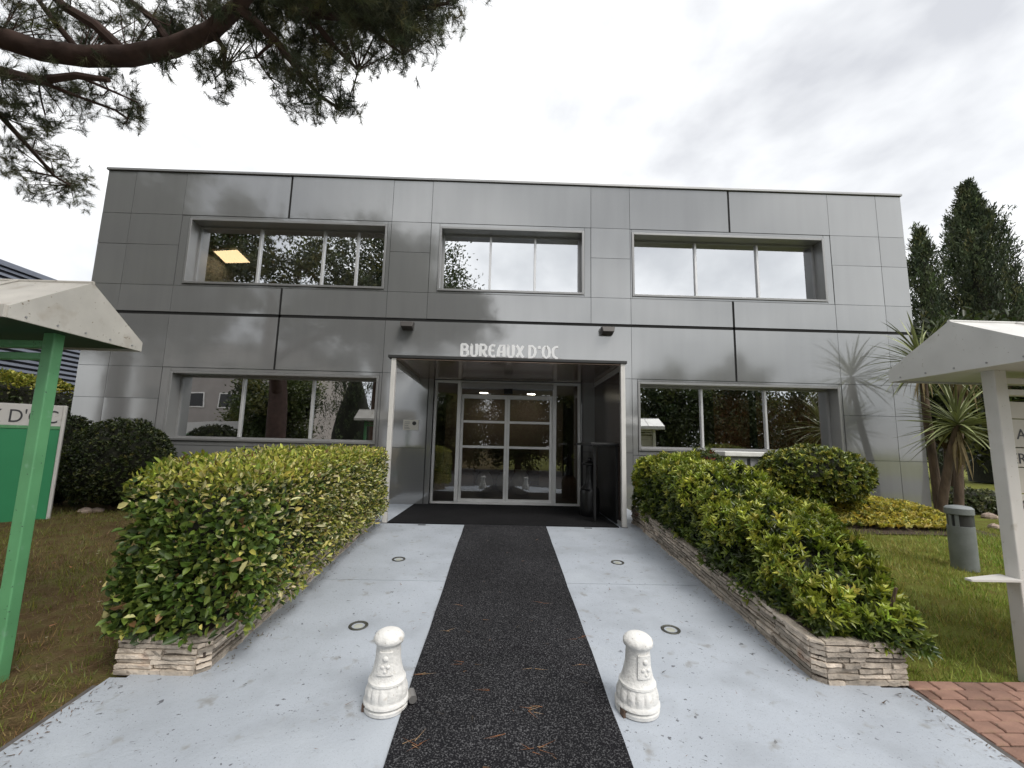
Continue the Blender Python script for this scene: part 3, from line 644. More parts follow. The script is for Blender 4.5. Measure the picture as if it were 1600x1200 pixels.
# ------------------------------------------------------------------ stone planters
M_stone = mat('ledge_stone', (0.47, 0.405, 0.335), 0.9, var=0.28, vscale=14, bump=0.8, bscale=70, objvar=0.38,
              spots=[(9, 0.62, (0.56, 0.47, 0.38), 0.15), (26, 0.62, (0.13, 0.095, 0.07), 0.12), (5, 0.66, (0.30, 0.17, 0.11), 0.1)])
M_mort = mat('dark_mortar', (0.075, 0.055, 0.045), 0.95, var=0.3, vscale=20, bump=0.5, bscale=90)
M_soil = mat('planter_soil', (0.05, 0.033, 0.022), 0.95, var=0.3, vscale=20, bump=0.8, bscale=60)
def planter(side, xi, xo, yf, yb, h, label):
    """side +1 right, -1 left; xi inner face, xo outer face, yf front, yb back"""
    pl = root('stone_planter', ((xi+xo)/2, (yf+yb)/2, gzf((yf+yb)/2)), label, 'planter', 'stone planters flanking the ramp')
    core = MB(); e_ = 0.028
    xa, xb = min(xi+side*e_, xo), max(xi+side*e_, xo)
    for (a0, a1, b0, b1) in ((xa, xb, yf+e_, yf+0.16), (min(xi+side*e_, xi+side*0.15), max(xi+side*e_, xi+side*0.15), yf+0.161, yb)):
        core.hexa([(a0, b0, gzf(b0)-0.03), (a1, b0, gzf(b0)-0.03), (a1, b1, gzf(b1)-0.03), (a0, b1, gzf(b1)-0.03)],
                  [(a0, b0, gzf(b0)+h-0.012), (a1, b0, gzf(b0)+h-0.012), (a1, b1, gzf(b1)+h-0.012), (a0, b1, gzf(b1)+h-0.012)])
    part('core', core, M_mort, pl)
    so = MB(); a0, a1 = sorted((xi+side*0.12, xo-side*0.012)); so.hexa([(a0, yf+.12, gzf(yf)-.05), (a1, yf+.12, gzf(yf)-.05), (a1, yb, gzf(yb)-.05), (a0, yb, gzf(yb)-.05)],
                  [(a0, yf+.12, gzf(yf)+h-0.05), (a1, yf+.12, gzf(yf)+h-0.05), (a1, yb, gzf(yb)+h-0.05), (a0, yb, gzf(yb)+h-0.05)]); part('soil', so, M_soil, pl)
    courses = 8 if side > 0 else 7; ch = h/courses; org = ROOTLOC[pl]
    ch_c = 0.055   # chamfered inner front corner
    def stone(p0, p1, nrm, z0, z1, dep):
        # a flat ragged stone: outer face p0-p1 (xy), outward normal nrm
        m_ = MB(); pts = []; nseg = 3; prj = random.uniform(-0.008, 0.012); z1 = z1-random.choice([0, 0, .002, .006]); z0 = z0+random.choice([0, 0, .003])
        for zz, sgn in ((z0, 0), (z1, 1)):
            for k in range(nseg+1):
                f_ = k/nseg; xy = np.array(p0)*(1-f_)+np.array(p1)*f_; pr = prj+random.uniform(-0.004, 0.006)
                q = xy+np.array(nrm)*pr; pts.append((q[0], q[1], gzf(q[1])+zz+random.uniform(-.0025, .0025)))
            for k in range(nseg+1):
                f_ = k/nseg; xy = np.array(p0)*(1-f_)+np.array(p1)*f_-np.array(nrm)*dep; pts.append((xy[0], xy[1], gzf(xy[1])+zz))
        n_ = nseg+1; fs_ = []
        for k in range(nseg):
            fs_ += [(k, k+1, 2*n_+k+1, 2*n_+k), (2*n_+k, 2*n_+k+1, 3*n_+k+1, 3*n_+k), (k+1, k, n_+k, n_+k+1)]
        fs_ += [(0, 2*n_, 3*n_, n_), (nseg, n_+nseg, 3*n_+nseg, 2*n_+nseg)]
        m_.add(pts, fs_); part('stone', m_, M_stone, pl)
    for c_ in range(courses):
        z0 = -0.005 if c_ == 0 else c_*ch; z1 = (c_+1)*ch
        # long inner face
        y = yf+ch_c
        while y < yb-0.02:
            ln = random.choice([.12, .18, .22, .28, .34]); y2 = min(y+ln, yb)
            zz1 = z1-0.005
            if yb-y2 < 0.05: y2 = yb
            stone((xi, y+0.003), (xi, y2-0.003), (-side, 0), z0+0.001, zz1, random.uniform(0.05, 0.09)); y = y2
        # chamfer and front
        stone((xi+side*0.002, yf+ch_c-0.002), (xi+side*ch_c, yf+0.002), (-side*0.71, -0.71), z0+0.001, z1-0.005, 0.03)
        x_ = xi+side*ch_c; 
        while side*(xo-x_) > 0.02:
            ln = random.choice([.10, .14, .19, .25]); x2 = x_+side*ln
            if side*(xo-x2) < 0.05: x2 = xo
            stone((x_+side*0.003, yf), (x2-side*0.003, yf), (0, -1), z0+0.001, z1-0.005, 0.06); x_ = x2
    return pl
planter(1, 1.85, 2.385, -5.14, -1.45, 0.235, 'ragged stone ledge planter below the narrow leaved glossy shrubs')
planter(-1, -1.645, -2.15, -5.125, -1.90, 0.185, 'ragged stone ledge planter below the variegated hedge')

# ------------------------------------------------------------------ hedges and shrubs
LEAF = leaf_mat('leaf', 0.42, 0.28); LEAFG = leaf_mat('glossy_leaf', 0.3, 0.22, 0.5); NEEDLE = leaf_mat('needle', 0.6, 0.15, 0.2)
M_core = mat('foliage_core_shade', (0.016, 0.017, 0.009), 0.95, var=0.4, vscale=18, bump=1.0, bscale=25)  # near-black colour stands in for the shade inside dense foliage
M_bark = mat('brown_bark', (0.10, 0.065, 0.045), 0.95, var=0.35, vscale=10, bump=1.0, bscale=30, stretch=(1, 1, 0.4))
def pick(n, cols, w, jit=0.22):
    c_ = np.array(cols)[rng.choice(len(cols), n, p=np.array(w)/sum(w))]; return np.clip(c_*(1+rng.normal(0, jit, (n, 1)))*(1+rng.normal(0, .05, (n, 3))), 0.004, 0.75)
def blob_core(name, parent, fn, nu=28, nv=16, m=None):
    """closed surface from fn(u, v) -> xyz, u round, v up"""
    V = []; F = []
    for j in range(nv+1):
        for i in range(nu): V.append(fn(i/nu, j/nv))
    for j in range(nv):
        for i in range(nu): i2 = (i+1) % nu; F.append((j*nu+i, j*nu+i2, (j+1)*nu+i2, (j+1)*nu+i))
    F.append(tuple(reversed(range(nu)))); F.append(tuple(range(nv*nu, (nv+1)*nu)))
    m_ = MB(); m_.add(V, F); return part(name, m_, m or M_core, parent, smooth=True)

def box_surface(n, x0, x1, y0, y1, zl, zh, rnd, seed, k=7.0, am=1.0):
    """points on a rounded box (without the bottom); zl, zh functions of y"""
    ax, ay = (x1-x0), (y1-y0); hz = 0.9
    areas = np.array([ay*hz, ay*hz, ax*hz, ax*hz, ax*ay]); f = rng.choice(5, n, p=areas/areas.sum())
    u = rng.uniform(-1, 1, n); v = rng.uniform(-1, 1, n)
    S = np.zeros((n, 3)); S[:, 0] = np.where(f == 0, -1, np.where(f == 1, 1, u)); S[:, 1] = np.where(f == 2, -1, np.where(f == 3, 1, np.where(f < 2, u, v))); S[:, 2] = np.where(f == 4, 1, v)
    N = np.zeros((n, 3)); N[np.arange(n), np.where(f < 2, 0, np.where(f < 4, 1, 2))] = np.where((f == 0) | (f == 2), -1, 1)
    # round the edges: superellipsoid pull
    nrm = (np.abs(S)**k).sum(1)**(1/k); S2 = S/nrm[:, None]
    N = norm(np.sign(S2)*np.abs(S2)**4+0.35*N)
    y = (y0+y1)/2+S2[:, 1]*ay/2
    P = np.stack([(x0+x1)/2+S2[:, 0]*ax/2, y, 0.5*(zl(y)+zh(y))+S2[:, 2]*0.5*(zh(y)-zl(y))], 1)
    P += N*(am*(0.06*vnoise(P, 5, seed)+0.04*vnoise(P, 13, seed+1)))[:, None]
    return P, N, f
# ---- left variegated hedge
hl = root('hedge', (-1.95, -3.5, gzf(-3.5)+0.1), 'clipped hedge of yellow variegated and dark green leaves in the stone planter beside the runner', 'hedge')
hz0 = lambda y: gz(y)+0.15
hzt = lambda y: 0.86+0.035*(np.asarray(y, float)+5.1)+0.02*np.sin(np.asarray(y)*3.1)
def corefn(x0, x1, y0, y1, zl, zh, ins):
    def fn(u, v):
        th = 2*math.pi*u; c_, s_ = math.cos(th), math.sin(th); k = (abs(c_)**6+abs(s_)**6)**(1/6)
        fv = 1.0 if v < 0.8 else 1.0-((v-0.8)/0.2)**3*0.35
        X = (x0+x1)/2+(x1-x0-2*ins)/2*c_/k*fv; Y = (y0+y1)/2+(y1-y0-2*ins)/2*s_/k*fv
        zb, zt_ = float(zl(Y)), float(zh(Y))-ins; jn = 0.025*math.sin(9*th+11*v)+0.02*math.sin(23*th-17*v)
        return (X+jn, Y+jn, zb+(zt_-zb)*v)
    return fn
HB = (-2.27, -1.50, -5.13, -1.95)
blob_core('shade_core', hl, corefn(*HB, hz0, hzt, 0.20), 40, 12)  # dark solid filling the hedge, painted as its inner darkness
P, N, f = box_surface(44000, *HB, hz0, hzt, 0.1, 3, 13.0, 0.55)
P = P+N*(0.03-rng.random((len(P), 1))**1.4*0.22)
kp = rng.random(len(P)) < np.clip(0.72+0.55*vnoise(P, 9, 14)+0.25*vnoise(P, 21, 15), 0.12, 1); P, N = P[kp], N[kp]
# patches: green large-leaved stretch on the near corner, variegated elsewhere
tt = (P[:, 1]+5.2)/3.2+0.28*(P[:, 0]+1.6)/0.5*0.6
gmask = 1/(1+np.exp((tt-0.09+0.10*vnoise(P, 3.0, 5)-0.45*(P[:, 2] > 0.68)*-1*0.5)*16)) > rng.random(len(P))
green2 = (vnoise(P, 2.2, 9) > 0.95) & (rng.random(len(P)) < 0.75)
gm = (gmask | green2) & ~((P[:, 2] > hzt(P[:, 1])-0.20-0.10*vnoise(P, 6, 19)) & (rng.random(len(P)) < 0.75))
Dv = norm(N*0.75+rng.normal(0, 0.55, P.shape)+np.array([0, 0, 0.25])); Nv = norm(N*0.5+rng.normal(0, 0.5, P.shape)+np.array([0, 0, 0.55]))
n_ = len(P)
c_var = pick(n_, [(0.52, 0.48, 0.13), (0.64, 0.60, 0.32), (0.22, 0.25, 0.035), (0.09, 0.13, 0.022), (0.045, 0.07, 0.017)], [0.24, 0.20, 0.20, 0.20, 0.16])
c_gr = pick(n_, [(0.09, 0.15, 0.028), (0.15, 0.22, 0.04), (0.05, 0.085, 0.02), (0.25, 0.30, 0.06), (0.55, 0.5, 0.22)], [0.34, 0.27, 0.24, 0.13, 0.02])
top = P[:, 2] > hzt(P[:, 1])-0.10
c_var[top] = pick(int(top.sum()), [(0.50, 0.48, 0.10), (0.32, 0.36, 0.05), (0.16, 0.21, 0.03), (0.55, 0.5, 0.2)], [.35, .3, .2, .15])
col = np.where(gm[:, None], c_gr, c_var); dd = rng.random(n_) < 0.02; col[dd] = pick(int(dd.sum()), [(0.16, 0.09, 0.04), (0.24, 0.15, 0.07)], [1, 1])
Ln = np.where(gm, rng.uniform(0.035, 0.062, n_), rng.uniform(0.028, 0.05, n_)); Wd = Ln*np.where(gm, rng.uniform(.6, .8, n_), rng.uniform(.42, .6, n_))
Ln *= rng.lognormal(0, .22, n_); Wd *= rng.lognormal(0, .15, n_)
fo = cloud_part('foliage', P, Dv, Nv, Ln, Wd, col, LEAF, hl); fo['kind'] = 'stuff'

# ---- right shrubs: whorls of narrow glossy leaves
def whorls(name, parent, P, N, nl, ln, wd, cols, w, m=LEAFG, spread=0.9, up=0.35):
    n_ = len(P); A = norm(N+np.array([0, 0, up])+rng.normal(0, 0.35, P.shape))
    T1 = norm(np.cross(A, rng.normal(size=P.shape))); T2 = np.cross(A, T1)
    base = pick(n_, cols, w, 0.18)
    Ps, Ds, Ns, Ls, Ws, Cs = [], [], [], [], [], []
    for k in range(nl):
        th = 2*math.pi*k/nl+rng.uniform(0, 0.8, n_); sp = spread*rng.uniform(0.6, 1.3, n_)
        rad = T1*np.cos(th)[:, None]+T2*np.sin(th)[:, None]
        D_ = norm(A+rad*sp[:, None]); Ns.append(norm(A-rad*0.5)); Ds.append(D_); Ps.append(P-A*rng.uniform(0, .03, n_)[:, None])
        Ls.append(ln*rng.uniform(.7, 1.25, n_)); Ws.append(wd*rng.uniform(.75, 1.2, n_)); Cs.append(base*rng.uniform(.75, 1.25, (n_, 1)))
    o = cloud_part(name, np.concatenate(Ps), np.concatenate(Ds), np.concatenate(Ns), np.concatenate(Ls), np.concatenate(Ws), np.clip(np.concatenate(Cs), .004, .7), m, parent, droop=0.12)
    o['kind'] = 'stuff'; return o
def ellipsoid_pts(n, c, r, seed, zmin=-0.8, amp=0.08):
    P = norm(rng.normal(size=(n*2, 3))); P = P[P[:, 2] > zmin][:n]; N = norm(P/np.array(r))
    Q = np.array(c)+P*np.array(r); Q += N*(amp*vnoise(Q, 4.5, seed)+amp*0.5*vnoise(Q, 11, seed+3))[:, None]
    return Q, N
def shrub(name, label, cat, c, r, n, cols, w, nl=6, ln=0.07, wd=0.022, seed=1, group=None, base=None, amp=0.08, depth=0.2, m=None, zmin=-0.8):
    c = np.array(c, float); bz = gzf(c[1]) if base is None else base
    s_ = root(name, (c[0], c[1], bz), label, cat, group)
    def fn(u, v):
        th = 2*math.pi*u; ph = math.pi*(v*0.995+0.0025); q = np.array([math.cos(th)*math.sin(ph), math.sin(th)*math.sin(ph), -math.cos(ph)])
        k = 0.80+0.06*math.sin(5*th+7*ph)+0.05*math.sin(11*th-9*ph); p_ = c+q*np.array(r)*k; p_[2] = max(p_[2], bz-0.02); return tuple(p_)
    blob_core('shade_core', s_, fn, 26, 14)  # dark blob behind the leaves: painted shade, blocks see-through
    for k in range(3):
        a = random.uniform(0, 6.28); m_ = MB(); m_.tube([(c[0]+.05*math.cos(a), c[1]+.05*math.sin(a), bz-0.05), (c[0]+r[0]*.2*math.cos(a), c[1]+r[1]*.2*math.sin(a), c[2])], [.02, .012], 7); part('stem', m_, M_bark, s_)
    P, N = ellipsoid_pts(n, c, r, seed, zmin, amp); P = P-N*(rng.random((len(P), 1))**1.5*depth*min(r))
    keep = P[:, 2] > bz+0.03; whorls('foliage', s_, P[keep], N[keep], nl, ln, wd, cols, w, m or LEAFG)
    return s_
G1 = [(0.095, 0.135, 0.024), (0.16, 0.21, 0.034), (0.26, 0.30, 0.042), (0.05, 0.075, 0.018), (0.26, 0.27, 0.05)]
shr = root('planter_shrubs', (2.25, -3.3, gzf(-3.3)+0.15), 'dense narrow leaved glossy shrub row stepping down along the stone planter', 'shrub')
rz0 = lambda y: gz(y)+0.15
def rzt(y):
    y = np.asarray(y, float); return np.interp(y, [-5.2, -4.8, -4.4, -4.0, -3.2, -2.4, -1.5], [0.17, 0.33, 0.50, 0.68, 0.84, 0.93, 0.99])+0.03*np.sin(y*5.3)+0.02*np.sin(y*11)
HB2 = (1.84, 2.66, -5.17, -1.42)
blob_core('shade_core', shr, corefn(*HB2, rz0, rzt, 0.15), 40, 12)  # solid core coloured dark for the shade within the shrub row
P, N, f = box_surface(5600, *HB2, rz0, rzt, 0.1, 21)
P = P+N*(0.05*vnoise(P, 6, 31))[:, None]-N*(rng.random((len(P), 1))**1.6*0.18)
P[:, 0] += 0.06*np.sin(P[:, 1]*4)*(P[:, 0] > 2.2)
Pi, Ni, _f2 = box_surface(3000, HB2[0]+.10, HB2[1]-.10, HB2[2]+.10, HB2[3]-.10, rz0, lambda y: rzt(y)-0.10, 0.1, 21)
whorls('inner_foliage', shr, Pi, Ni, 5, 0.07, 0.022, G1, [.3, .1, .02, .57, .01])
lo = P[:, 2] < rz0(P[:, 1])+0.10; keep = ~lo | (rng.random(len(P)) < 0.65)
P, N = P[keep], N[keep]
upm = (P[:, 2]-rz0(P[:, 1]))/(rzt(P[:, 1])-rz0(P[:, 1]))+0.35*vnoise(P, 3.5, 8)+0.12*(P[:, 1]+4.5)
hi = upm > 0.72
whorls('foliage', shr, P[~hi], N[~hi], 6, 0.064, 0.020, G1, [.34, .24, .12, .28, .02])
whorls('new_growth', shr, P[hi], N[hi], 6, 0.060, 0.020, [(0.26, 0.31, 0.035), (0.38, 0.41, 0.055), (0.15, 0.20, 0.028), (0.45, 0.44, 0.085)], [.35, .28, .27, .1])
for k in range(16):
    y = -5.0+3.4*k/15; m_ = MB(); xx = random.uniform(2.0, 2.4); m_.tube([(xx, y, gzf(y)+0.15), (xx+random.uniform(-.1, .1), y+random.uniform(-.1, .1), gzf(y)+0.5)], [.014, .009], 6); part('stem', m_, M_bark, shr)
shrub('red_tipped_shrub', 'low green shrub with a tuft of red leaves under the ground floor window', 'shrub', (2.85, -1.35, 0.62), (0.55, 0.45, 0.42), 700,
      [(0.07, 0.10, 0.02), (0.11, 0.14, 0.03), (0.18, 0.04, 0.02), (0.04, 0.06, 0.015)], [.35, .25, .12, .28], seed=41, ln=0.065)
shrub('clipped_bush', 'rounded yellow green clipped bush against the wall under the curtained window', 'bush', (4.68, -1.15, 0.70), (0.80, 0.55, 0.47), 2300,
      [(0.23, 0.26, 0.04), (0.13, 0.165, 0.03), (0.36, 0.35, 0.06), (0.07, 0.10, 0.022)], [.3, .3, .14, .26], seed=51, ln=0.06, wd=0.024, amp=0.06, base=0.0)
gc = root('ground_cover', (5.95, -0.95, 0), 'low mound of bright yellow variegated ground cover at the building corner', 'ground cover')
def gcz(x, y): return np.maximum(0, 0.42*np.exp(-(((x-5.45)/0.62)**2+((y+0.75)/0.6)**2))+0.24*np.exp(-(((x-6.35)/0.5)**2+((y+0.95)/0.5)**2)))
nn = 26; xs = np.linspace(4.75, 7.05, nn); ysg = np.linspace(-1.75, -0.06, nn)
V = [(x_, y_, float(gcz(x_, y_))*0.85-0.05) for y_ in ysg for x_ in xs]; m_ = MB(); m_.add(V, [(j*nn+i, j*nn+i+1, (j+1)*nn+i+1, (j+1)*nn+i) for j in range(nn-1) for i in range(nn-1)])
part('mound', m_, M_soil, gc, smooth=True)
n_ = 3600; xx = rng.uniform(4.75, 7.05, n_); yy = rng.uniform(-1.75, -0.08, n_); zz = gcz(xx, yy); k_ = zz > 0.05
P = np.stack([xx, yy, zz], 1)[k_]; N = np.tile(np.array([0, -0.4, 1.0]), (len(P), 1))
whorls('foliage', gc, P, norm(N), 6, 0.06, 0.03, [(0.55, 0.46, 0.07), (0.42, 0.38, 0.06), (0.16, 0.18, 0.035), (0.62, 0.55, 0.18)], [.38, .25, .19, .18], m=LEAF)
# grey box with a white slab behind the shrubs
sb = root('concrete_box', (3.87, -0.62, 0), 'grey concrete box with a white slab top behind the shrubs', 'concrete box')
m_ = MB(); m_.box(3.54, 4.20, -0.90, -0.08, -0.04, 0.955); part('body', m_, mat('grey_concrete', (0.36, 0.36, 0.37), 0.8, var=0.15, vscale=5, bump=0.3, bscale=60), sb, bevel=0.012)
m_ = MB(); m_.box(3.46, 4.27, -0.97, -0.04, 0.955, 1.03); part('slab', m_, mat('white_slab', (0.70, 0.69, 0.66), 0.6, var=0.08, vscale=6), sb, bevel=0.012)
m_ = MB(); m_.box(3.845, 3.895, -0.906, -0.899, 0.62, 0.93); part('slot', m_, M_cdark, sb)
# left bushes by the wall
DK = [(0.035, 0.05, 0.014), (0.055, 0.07, 0.018), (0.022, 0.032, 0.01), (0.09, 0.10, 0.025)]
shrub('round_bush', 'dark rounded clipped bush against the wall below the ground floor window', 'bush', (-5.85, -0.85, 0.62), (0.74, 0.62, 0.70), 3800, DK, [.38, .27, .25, .10], seed=61, nl=5, ln=0.04, wd=0.02, base=0.0, amp=0.05, m=LEAF)
shrub('round_bush', 'very dark bush half hidden behind the edge of the green signboard', 'bush', (-6.95, -0.60, 0.66), (0.60, 0.5, 0.76), 2200, DK, [.3, .1, .55, .05], seed=71, nl=5, ln=0.045, wd=0.02, base=0.0, amp=0.06, m=LEAF)
yh = root('tall_hedge', (-11.5, 1.0, 0), 'tall clipped hedge with yellow top before the slatted building', 'hedge')
yz0 = lambda y: 0*np.asarray(y, float)-0.05
yzt = lambda y: 0*np.asarray(y, float)+2.15
HB3 = (-15.0, -8.25, 0.1, 1.3)
blob_core('shade_core', yh, corefn(*HB3, yz0, yzt, 0.14), 60, 10)  # dark filler in place of the hedge's shaded inside
P, N, f = box_surface(16000, *HB3, yz0, yzt, 0.1, 81); P = P-N*(rng.random((len(P), 1))**1.5*0.15)
tp = (P[:, 2] > 1.83)
cl_ = np.where(tp[:, None], pick(len(P), [(0.38, 0.36, 0.06), (0.24, 0.26, 0.04), (0.12, 0.15, 0.03)], [.4, .4, .2]), pick(len(P), DK, [.35, .15, .45, .05]))
Dv = norm(N+rng.normal(0, .5, P.shape)); fo = cloud_part('foliage', P, Dv, norm(N+rng.normal(0, .5, P.shape)+[0, 0, .5]), rng.uniform(.06, .1, len(P)), rng.uniform(.035, .05, len(P)), cl_, LEAF, yh); fo['kind'] = 'stuff'

# ------------------------------------------------------------------ bollards
M_bol = mat('white_cast_stone', (0.74, 0.73, 0.705), 0.75, var=0.08, vscale=12, bump=0.5, bscale=55, spots=[(14, 0.64, (0.50, 0.45, 0.38), 0.14), (60, 0.68, (0.35, 0.31, 0.26), 0.06)])
M_steel = mat('dull_steel', (0.35, 0.34, 0.33), 0.45, 0.7)
M_rust = mat('rusty_iron', (0.11, 0.07, 0.05), 0.85, var=0.4, vscale=30)
def make_bollard():
    r_ = root('bollard', (0, 0, 0), 'x', 'bollard', 'white ornamental bollards beside the runner')
    m_ = MB(); m_.lathe([(0.108, 0.0), (0.128, 0.006), (0.130, 0.026), (0.122, 0.034)], 48); part('base_ring', m_, M_bol, r_, smooth=True)
    def md(th, z):
        if 0.07 < z < 0.155: return 1+0.085*abs(math.sin(7*th))**0.6*math.sin(math.pi*min(1, max(0, (z-0.07)/0.085)))
        return 1
    prof = [(0.112, 0.034), (0.112, 0.042), (0.132, 0.046), (0.131, 0.058), (0.122, 0.068)]+[(0.121-0.016*k/7, 0.07+0.085*k/7) for k in range(8)]+[(0.110, 0.160), (0.108, 0.172), (0.100, 0.178), (0.090, 0.21), (0.080, 0.25), (0.0735, 0.29), (0.072, 0.33), (0.071, 0.37), (0.074, 0.378)]
    m_ = MB(); m_.lathe(prof, 84, md); part('body', m_, M_bol, r_, smooth=True)
    def md2(th, z): return 1+0.02*abs(math.sin(5*th))
    m_ = MB(); m_.lathe([(0.074, 0.378), (0.083, 0.384), (0.088, 0.396), (0.087, 0.412), (0.080, 0.425), (0.066, 0.439), (0.047, 0.449), (0.025, 0.453), (0.004, 0.455)], 60, md2); part('cap', m_, M_bol, r_, smooth=True)
    m_ = MB()   # raised plaque following the neck, facing the street
    nA, nZ = 9, 6; vs_ = []
    for lay in (0.0, 0.012):
        for j in range(nZ+1):
            z = 0.225+0.125*j/nZ; rr = float(np.interp(z, [0.21, 0.25, 0.29, 0.33, 0.37], [0.090, 0.080, 0.0735, 0.072, 0.071]))-0.003+lay
            for i in range(nA+1):
                a = -math.pi/2+(-0.55+1.1*i/nA); vs_.append((rr*math.cos(a), rr*math.sin(a), z))
    k0 = (nA+1)*(nZ+1); fs_ = []
    for j in range(nZ):
        for i in range(nA): q = j*(nA+1)+i; fs_.append((k0+q, k0+q+1, k0+q+nA+2, k0+q+nA+1))
    for i in range(nA): fs_ += [(i, i+1, k0+i+1, k0+i), (nZ*(nA+1)+i+1, nZ*(nA+1)+i, k0+nZ*(nA+1)+i, k0+nZ*(nA+1)+i+1)]
    for j in range(nZ): q = j*(nA+1); fs_ += [(q+nA+1, q, k0+q, k0+q+nA+1), (q+nA, q+2*nA+1, k0+q+2*nA+1, k0+q+nA)]
    m_.add(vs_, fs_); pq = part('plaque', m_, M_bol, r_)
    for (a, z, s_) in ((-0.2, 0.27, .013), (0.2, 0.27, .013), (0, 0.315, .017), (0, 0.245, .01)):
        m_ = MB(); rr = float(np.interp(z, [0.21, 0.25, 0.29, 0.33], [0.090, 0.080, 0.0735, 0.072]))+0.009; an = -math.pi/2+a
        ct = np.array([rr*math.cos(an), rr*math.sin(an), z]); prf = [(s_*math.cos(q), s_*0.6*math.sin(q)) for q in np.linspace(0, 1.5, 5)]
        dn = np.array([math.cos(an), math.sin(an), 0]); t1 = np.array([-math.sin(an), math.cos(an), 0]); t2 = np.array([0, 0, 1.0]); vs_ = []; nn_ = 10
        for (rr_, hh) in prf:
            for q in range(nn_): th = 2*math.pi*q/nn_; vs_.append(ct+t1*rr_*math.cos(th)+t2*rr_*math.sin(th)+dn*hh)
        fs_ = [(i*nn_+q, i*nn_+(q+1) % nn_, (i+1)*nn_+(q+1) % nn_, (i+1)*nn_+q) for i in range(len(prf)-1) for q in range(nn_)]+[tuple(range((len(prf)-1)*nn_, len(prf)*nn_))]
        m_.add(vs_, fs_); part('relief', m_, M_bol, pq, smooth=True)
    return r_
bo = make_bollard()
m_ = MB(); m_.tube([(0.118, 0.03, 0.045), (0.145, 0.025, 0.05)], 0.016, 10); m_.tube([(0.135, 0.05, 0.05), (0.16, -0.03, 0.05)], 0.024, 14)
hg = part('lock_barrel', m_, M_steel, bo, smooth=True)
m_ = MB(); m_.box(-0.128, -0.098, -0.06, -0.02, 0.0, 0.042); part('hinge', m_, M_rust, bo)
b2 = copy_tree(bo)
for ch in list(b2.children):
    if ch.name.startswith('lock_barrel'): bpy.data.objects.remove(ch)
    elif ch.name.startswith('hinge'): ch.name = 'hinge.001'
ybl = -5.36
for o_, x_, lab, rz in ((bo, -0.565, 'white ornamental stone bollard with a steel lock barrel at its foot', 0.05), (b2, 0.735, 'white ornamental stone bollard without lock beside the runner edge', 0.28)):
    o_.location = (x_, ybl, gzf(ybl)-0.004); o_.rotation_euler = (math.atan(GS)*0.6, 0, rz); o_['label'] = lab; o_.scale = (0.87, 0.87, 0.835)

# in-ground lamps
M_glow = mat('frosted_lamp_glass', (0.42, 0.43, 0.38), 0.12)
M_rim = mat('dark_lamp_rim', (0.10, 0.10, 0.085), 0.4, 0.6)
for (px, py, lab) in ((560, 978, 'recessed round floor lamp behind the bollard with the lock barrel'), (1048, 984, 'recessed round floor lamp behind the bollard without lock'),
                      (623, 874, 'recessed round floor lamp on the ramp near the variegated hedge'), (965, 879, 'recessed round floor lamp on the ramp near the shrub planter')):
    d_ = ray(px, py); tq = ((CAM[1]-GY)*GS-CAM[2])/(d_[2]-GS*d_[1]); P = CAM+d_*tq
    r_ = root('floor_lamp', P, lab, 'floor lamp', 'recessed floor lamps in the ramp'); r_.rotation_euler = (math.atan(GS), 0, 0)
    def lp(nm, prof, m):
        q = MB(); q.lathe(prof, 28); o = bpy.data.objects.new(nm, q.mesh(nm, m, True)); C.objects.link(o); o.parent = r_; return o
    lp('rim', [(0.062, -0.01), (0.067, 0.004), (0.062, 0.007), (0.046, 0.004), (0.044, -0.01)], M_rim); lp('lens', [(0.043, -0.01), (0.0435, -0.001), (0.02, 0.001), (0.002, 0.0015)], M_glow)
# small floor drains by the mat
for (px, py, lab) in ((658, 821, 'tiny dark slot drain in front of the mat on the hedge side'), (919, 825, 'tiny dark slot drain in front of the mat on the shrub side')):
    P = onZ(px, py, 0.0)
    m_ = MB(); m_.box(P[0]-0.05, P[0]+0.05, GY-0.06, GY-0.03, gzf(GY-0.06)-0.01, gzf(GY-0.04)+0.004); single('slot_drain', m_, M_cdark, (P[0], GY-0.045, gzf(GY-0.045)), lab, 'drain', 'slot drains by the mat')

# grey bollard lamp on the lawn
r_ = root('bollard_light', (4.95, -3.04, gzf(-3.04)), 'grey cylindrical bollard light with a dark slot on the lawn', 'bollard light')
M_gl = mat('grey_green_cast_metal', (0.20, 0.215, 0.215), 0.5, 0.2, var=0.15, vscale=8, bump=0.2, bscale=50)
bz = gzf(-3.04)-0.05
m_ = MB(); m_.lathe([(0.112, bz), (0.112, bz+0.44), (0.112, bz+0.45)], 36, cx=4.95, cy=-3.04); part('shaft', m_, M_gl, r_, smooth=True)
m_ = MB(); m_.lathe([(0.098, bz+0.45), (0.098, bz+0.57)], 36, cx=4.95, cy=-3.04); part('slot', m_, M_cdark, r_, smooth=True)
for a0 in (0.2, 1.7, 3.0, 3.55, 5.6):
    m_ = MB(); vs_ = []
    for lay in (0.0985, 0.112):
        for k in range(6):
            a = a0+0.30*k/5
            for z in (bz+0.451, bz+0.569): vs_.append((4.95+lay*math.cos(a), -3.04+lay*math.sin(a), z))
    fs_ = []
    for k in range(5): q = 2*k; fs_ += [(12+q, 12+q+2, 12+q+3, 12+q+1), (q, q+1, q+3, q+2)]
    fs_ += [(0, 12, 13, 1), (10, 11, 23, 22)]; m_.add(vs_, fs_); part('guard_bar', m_, M_gl, r_)
m_ = MB(); m_.lathe([(0.112, bz+0.57), (0.120, bz+0.575), (0.120, bz+0.635), (0.10, bz+0.655), (0.04, bz+0.665), (0.002, bz+0.666)], 36, cx=4.95, cy=-3.04); part('cap', m_, M_gl, r_, smooth=True)

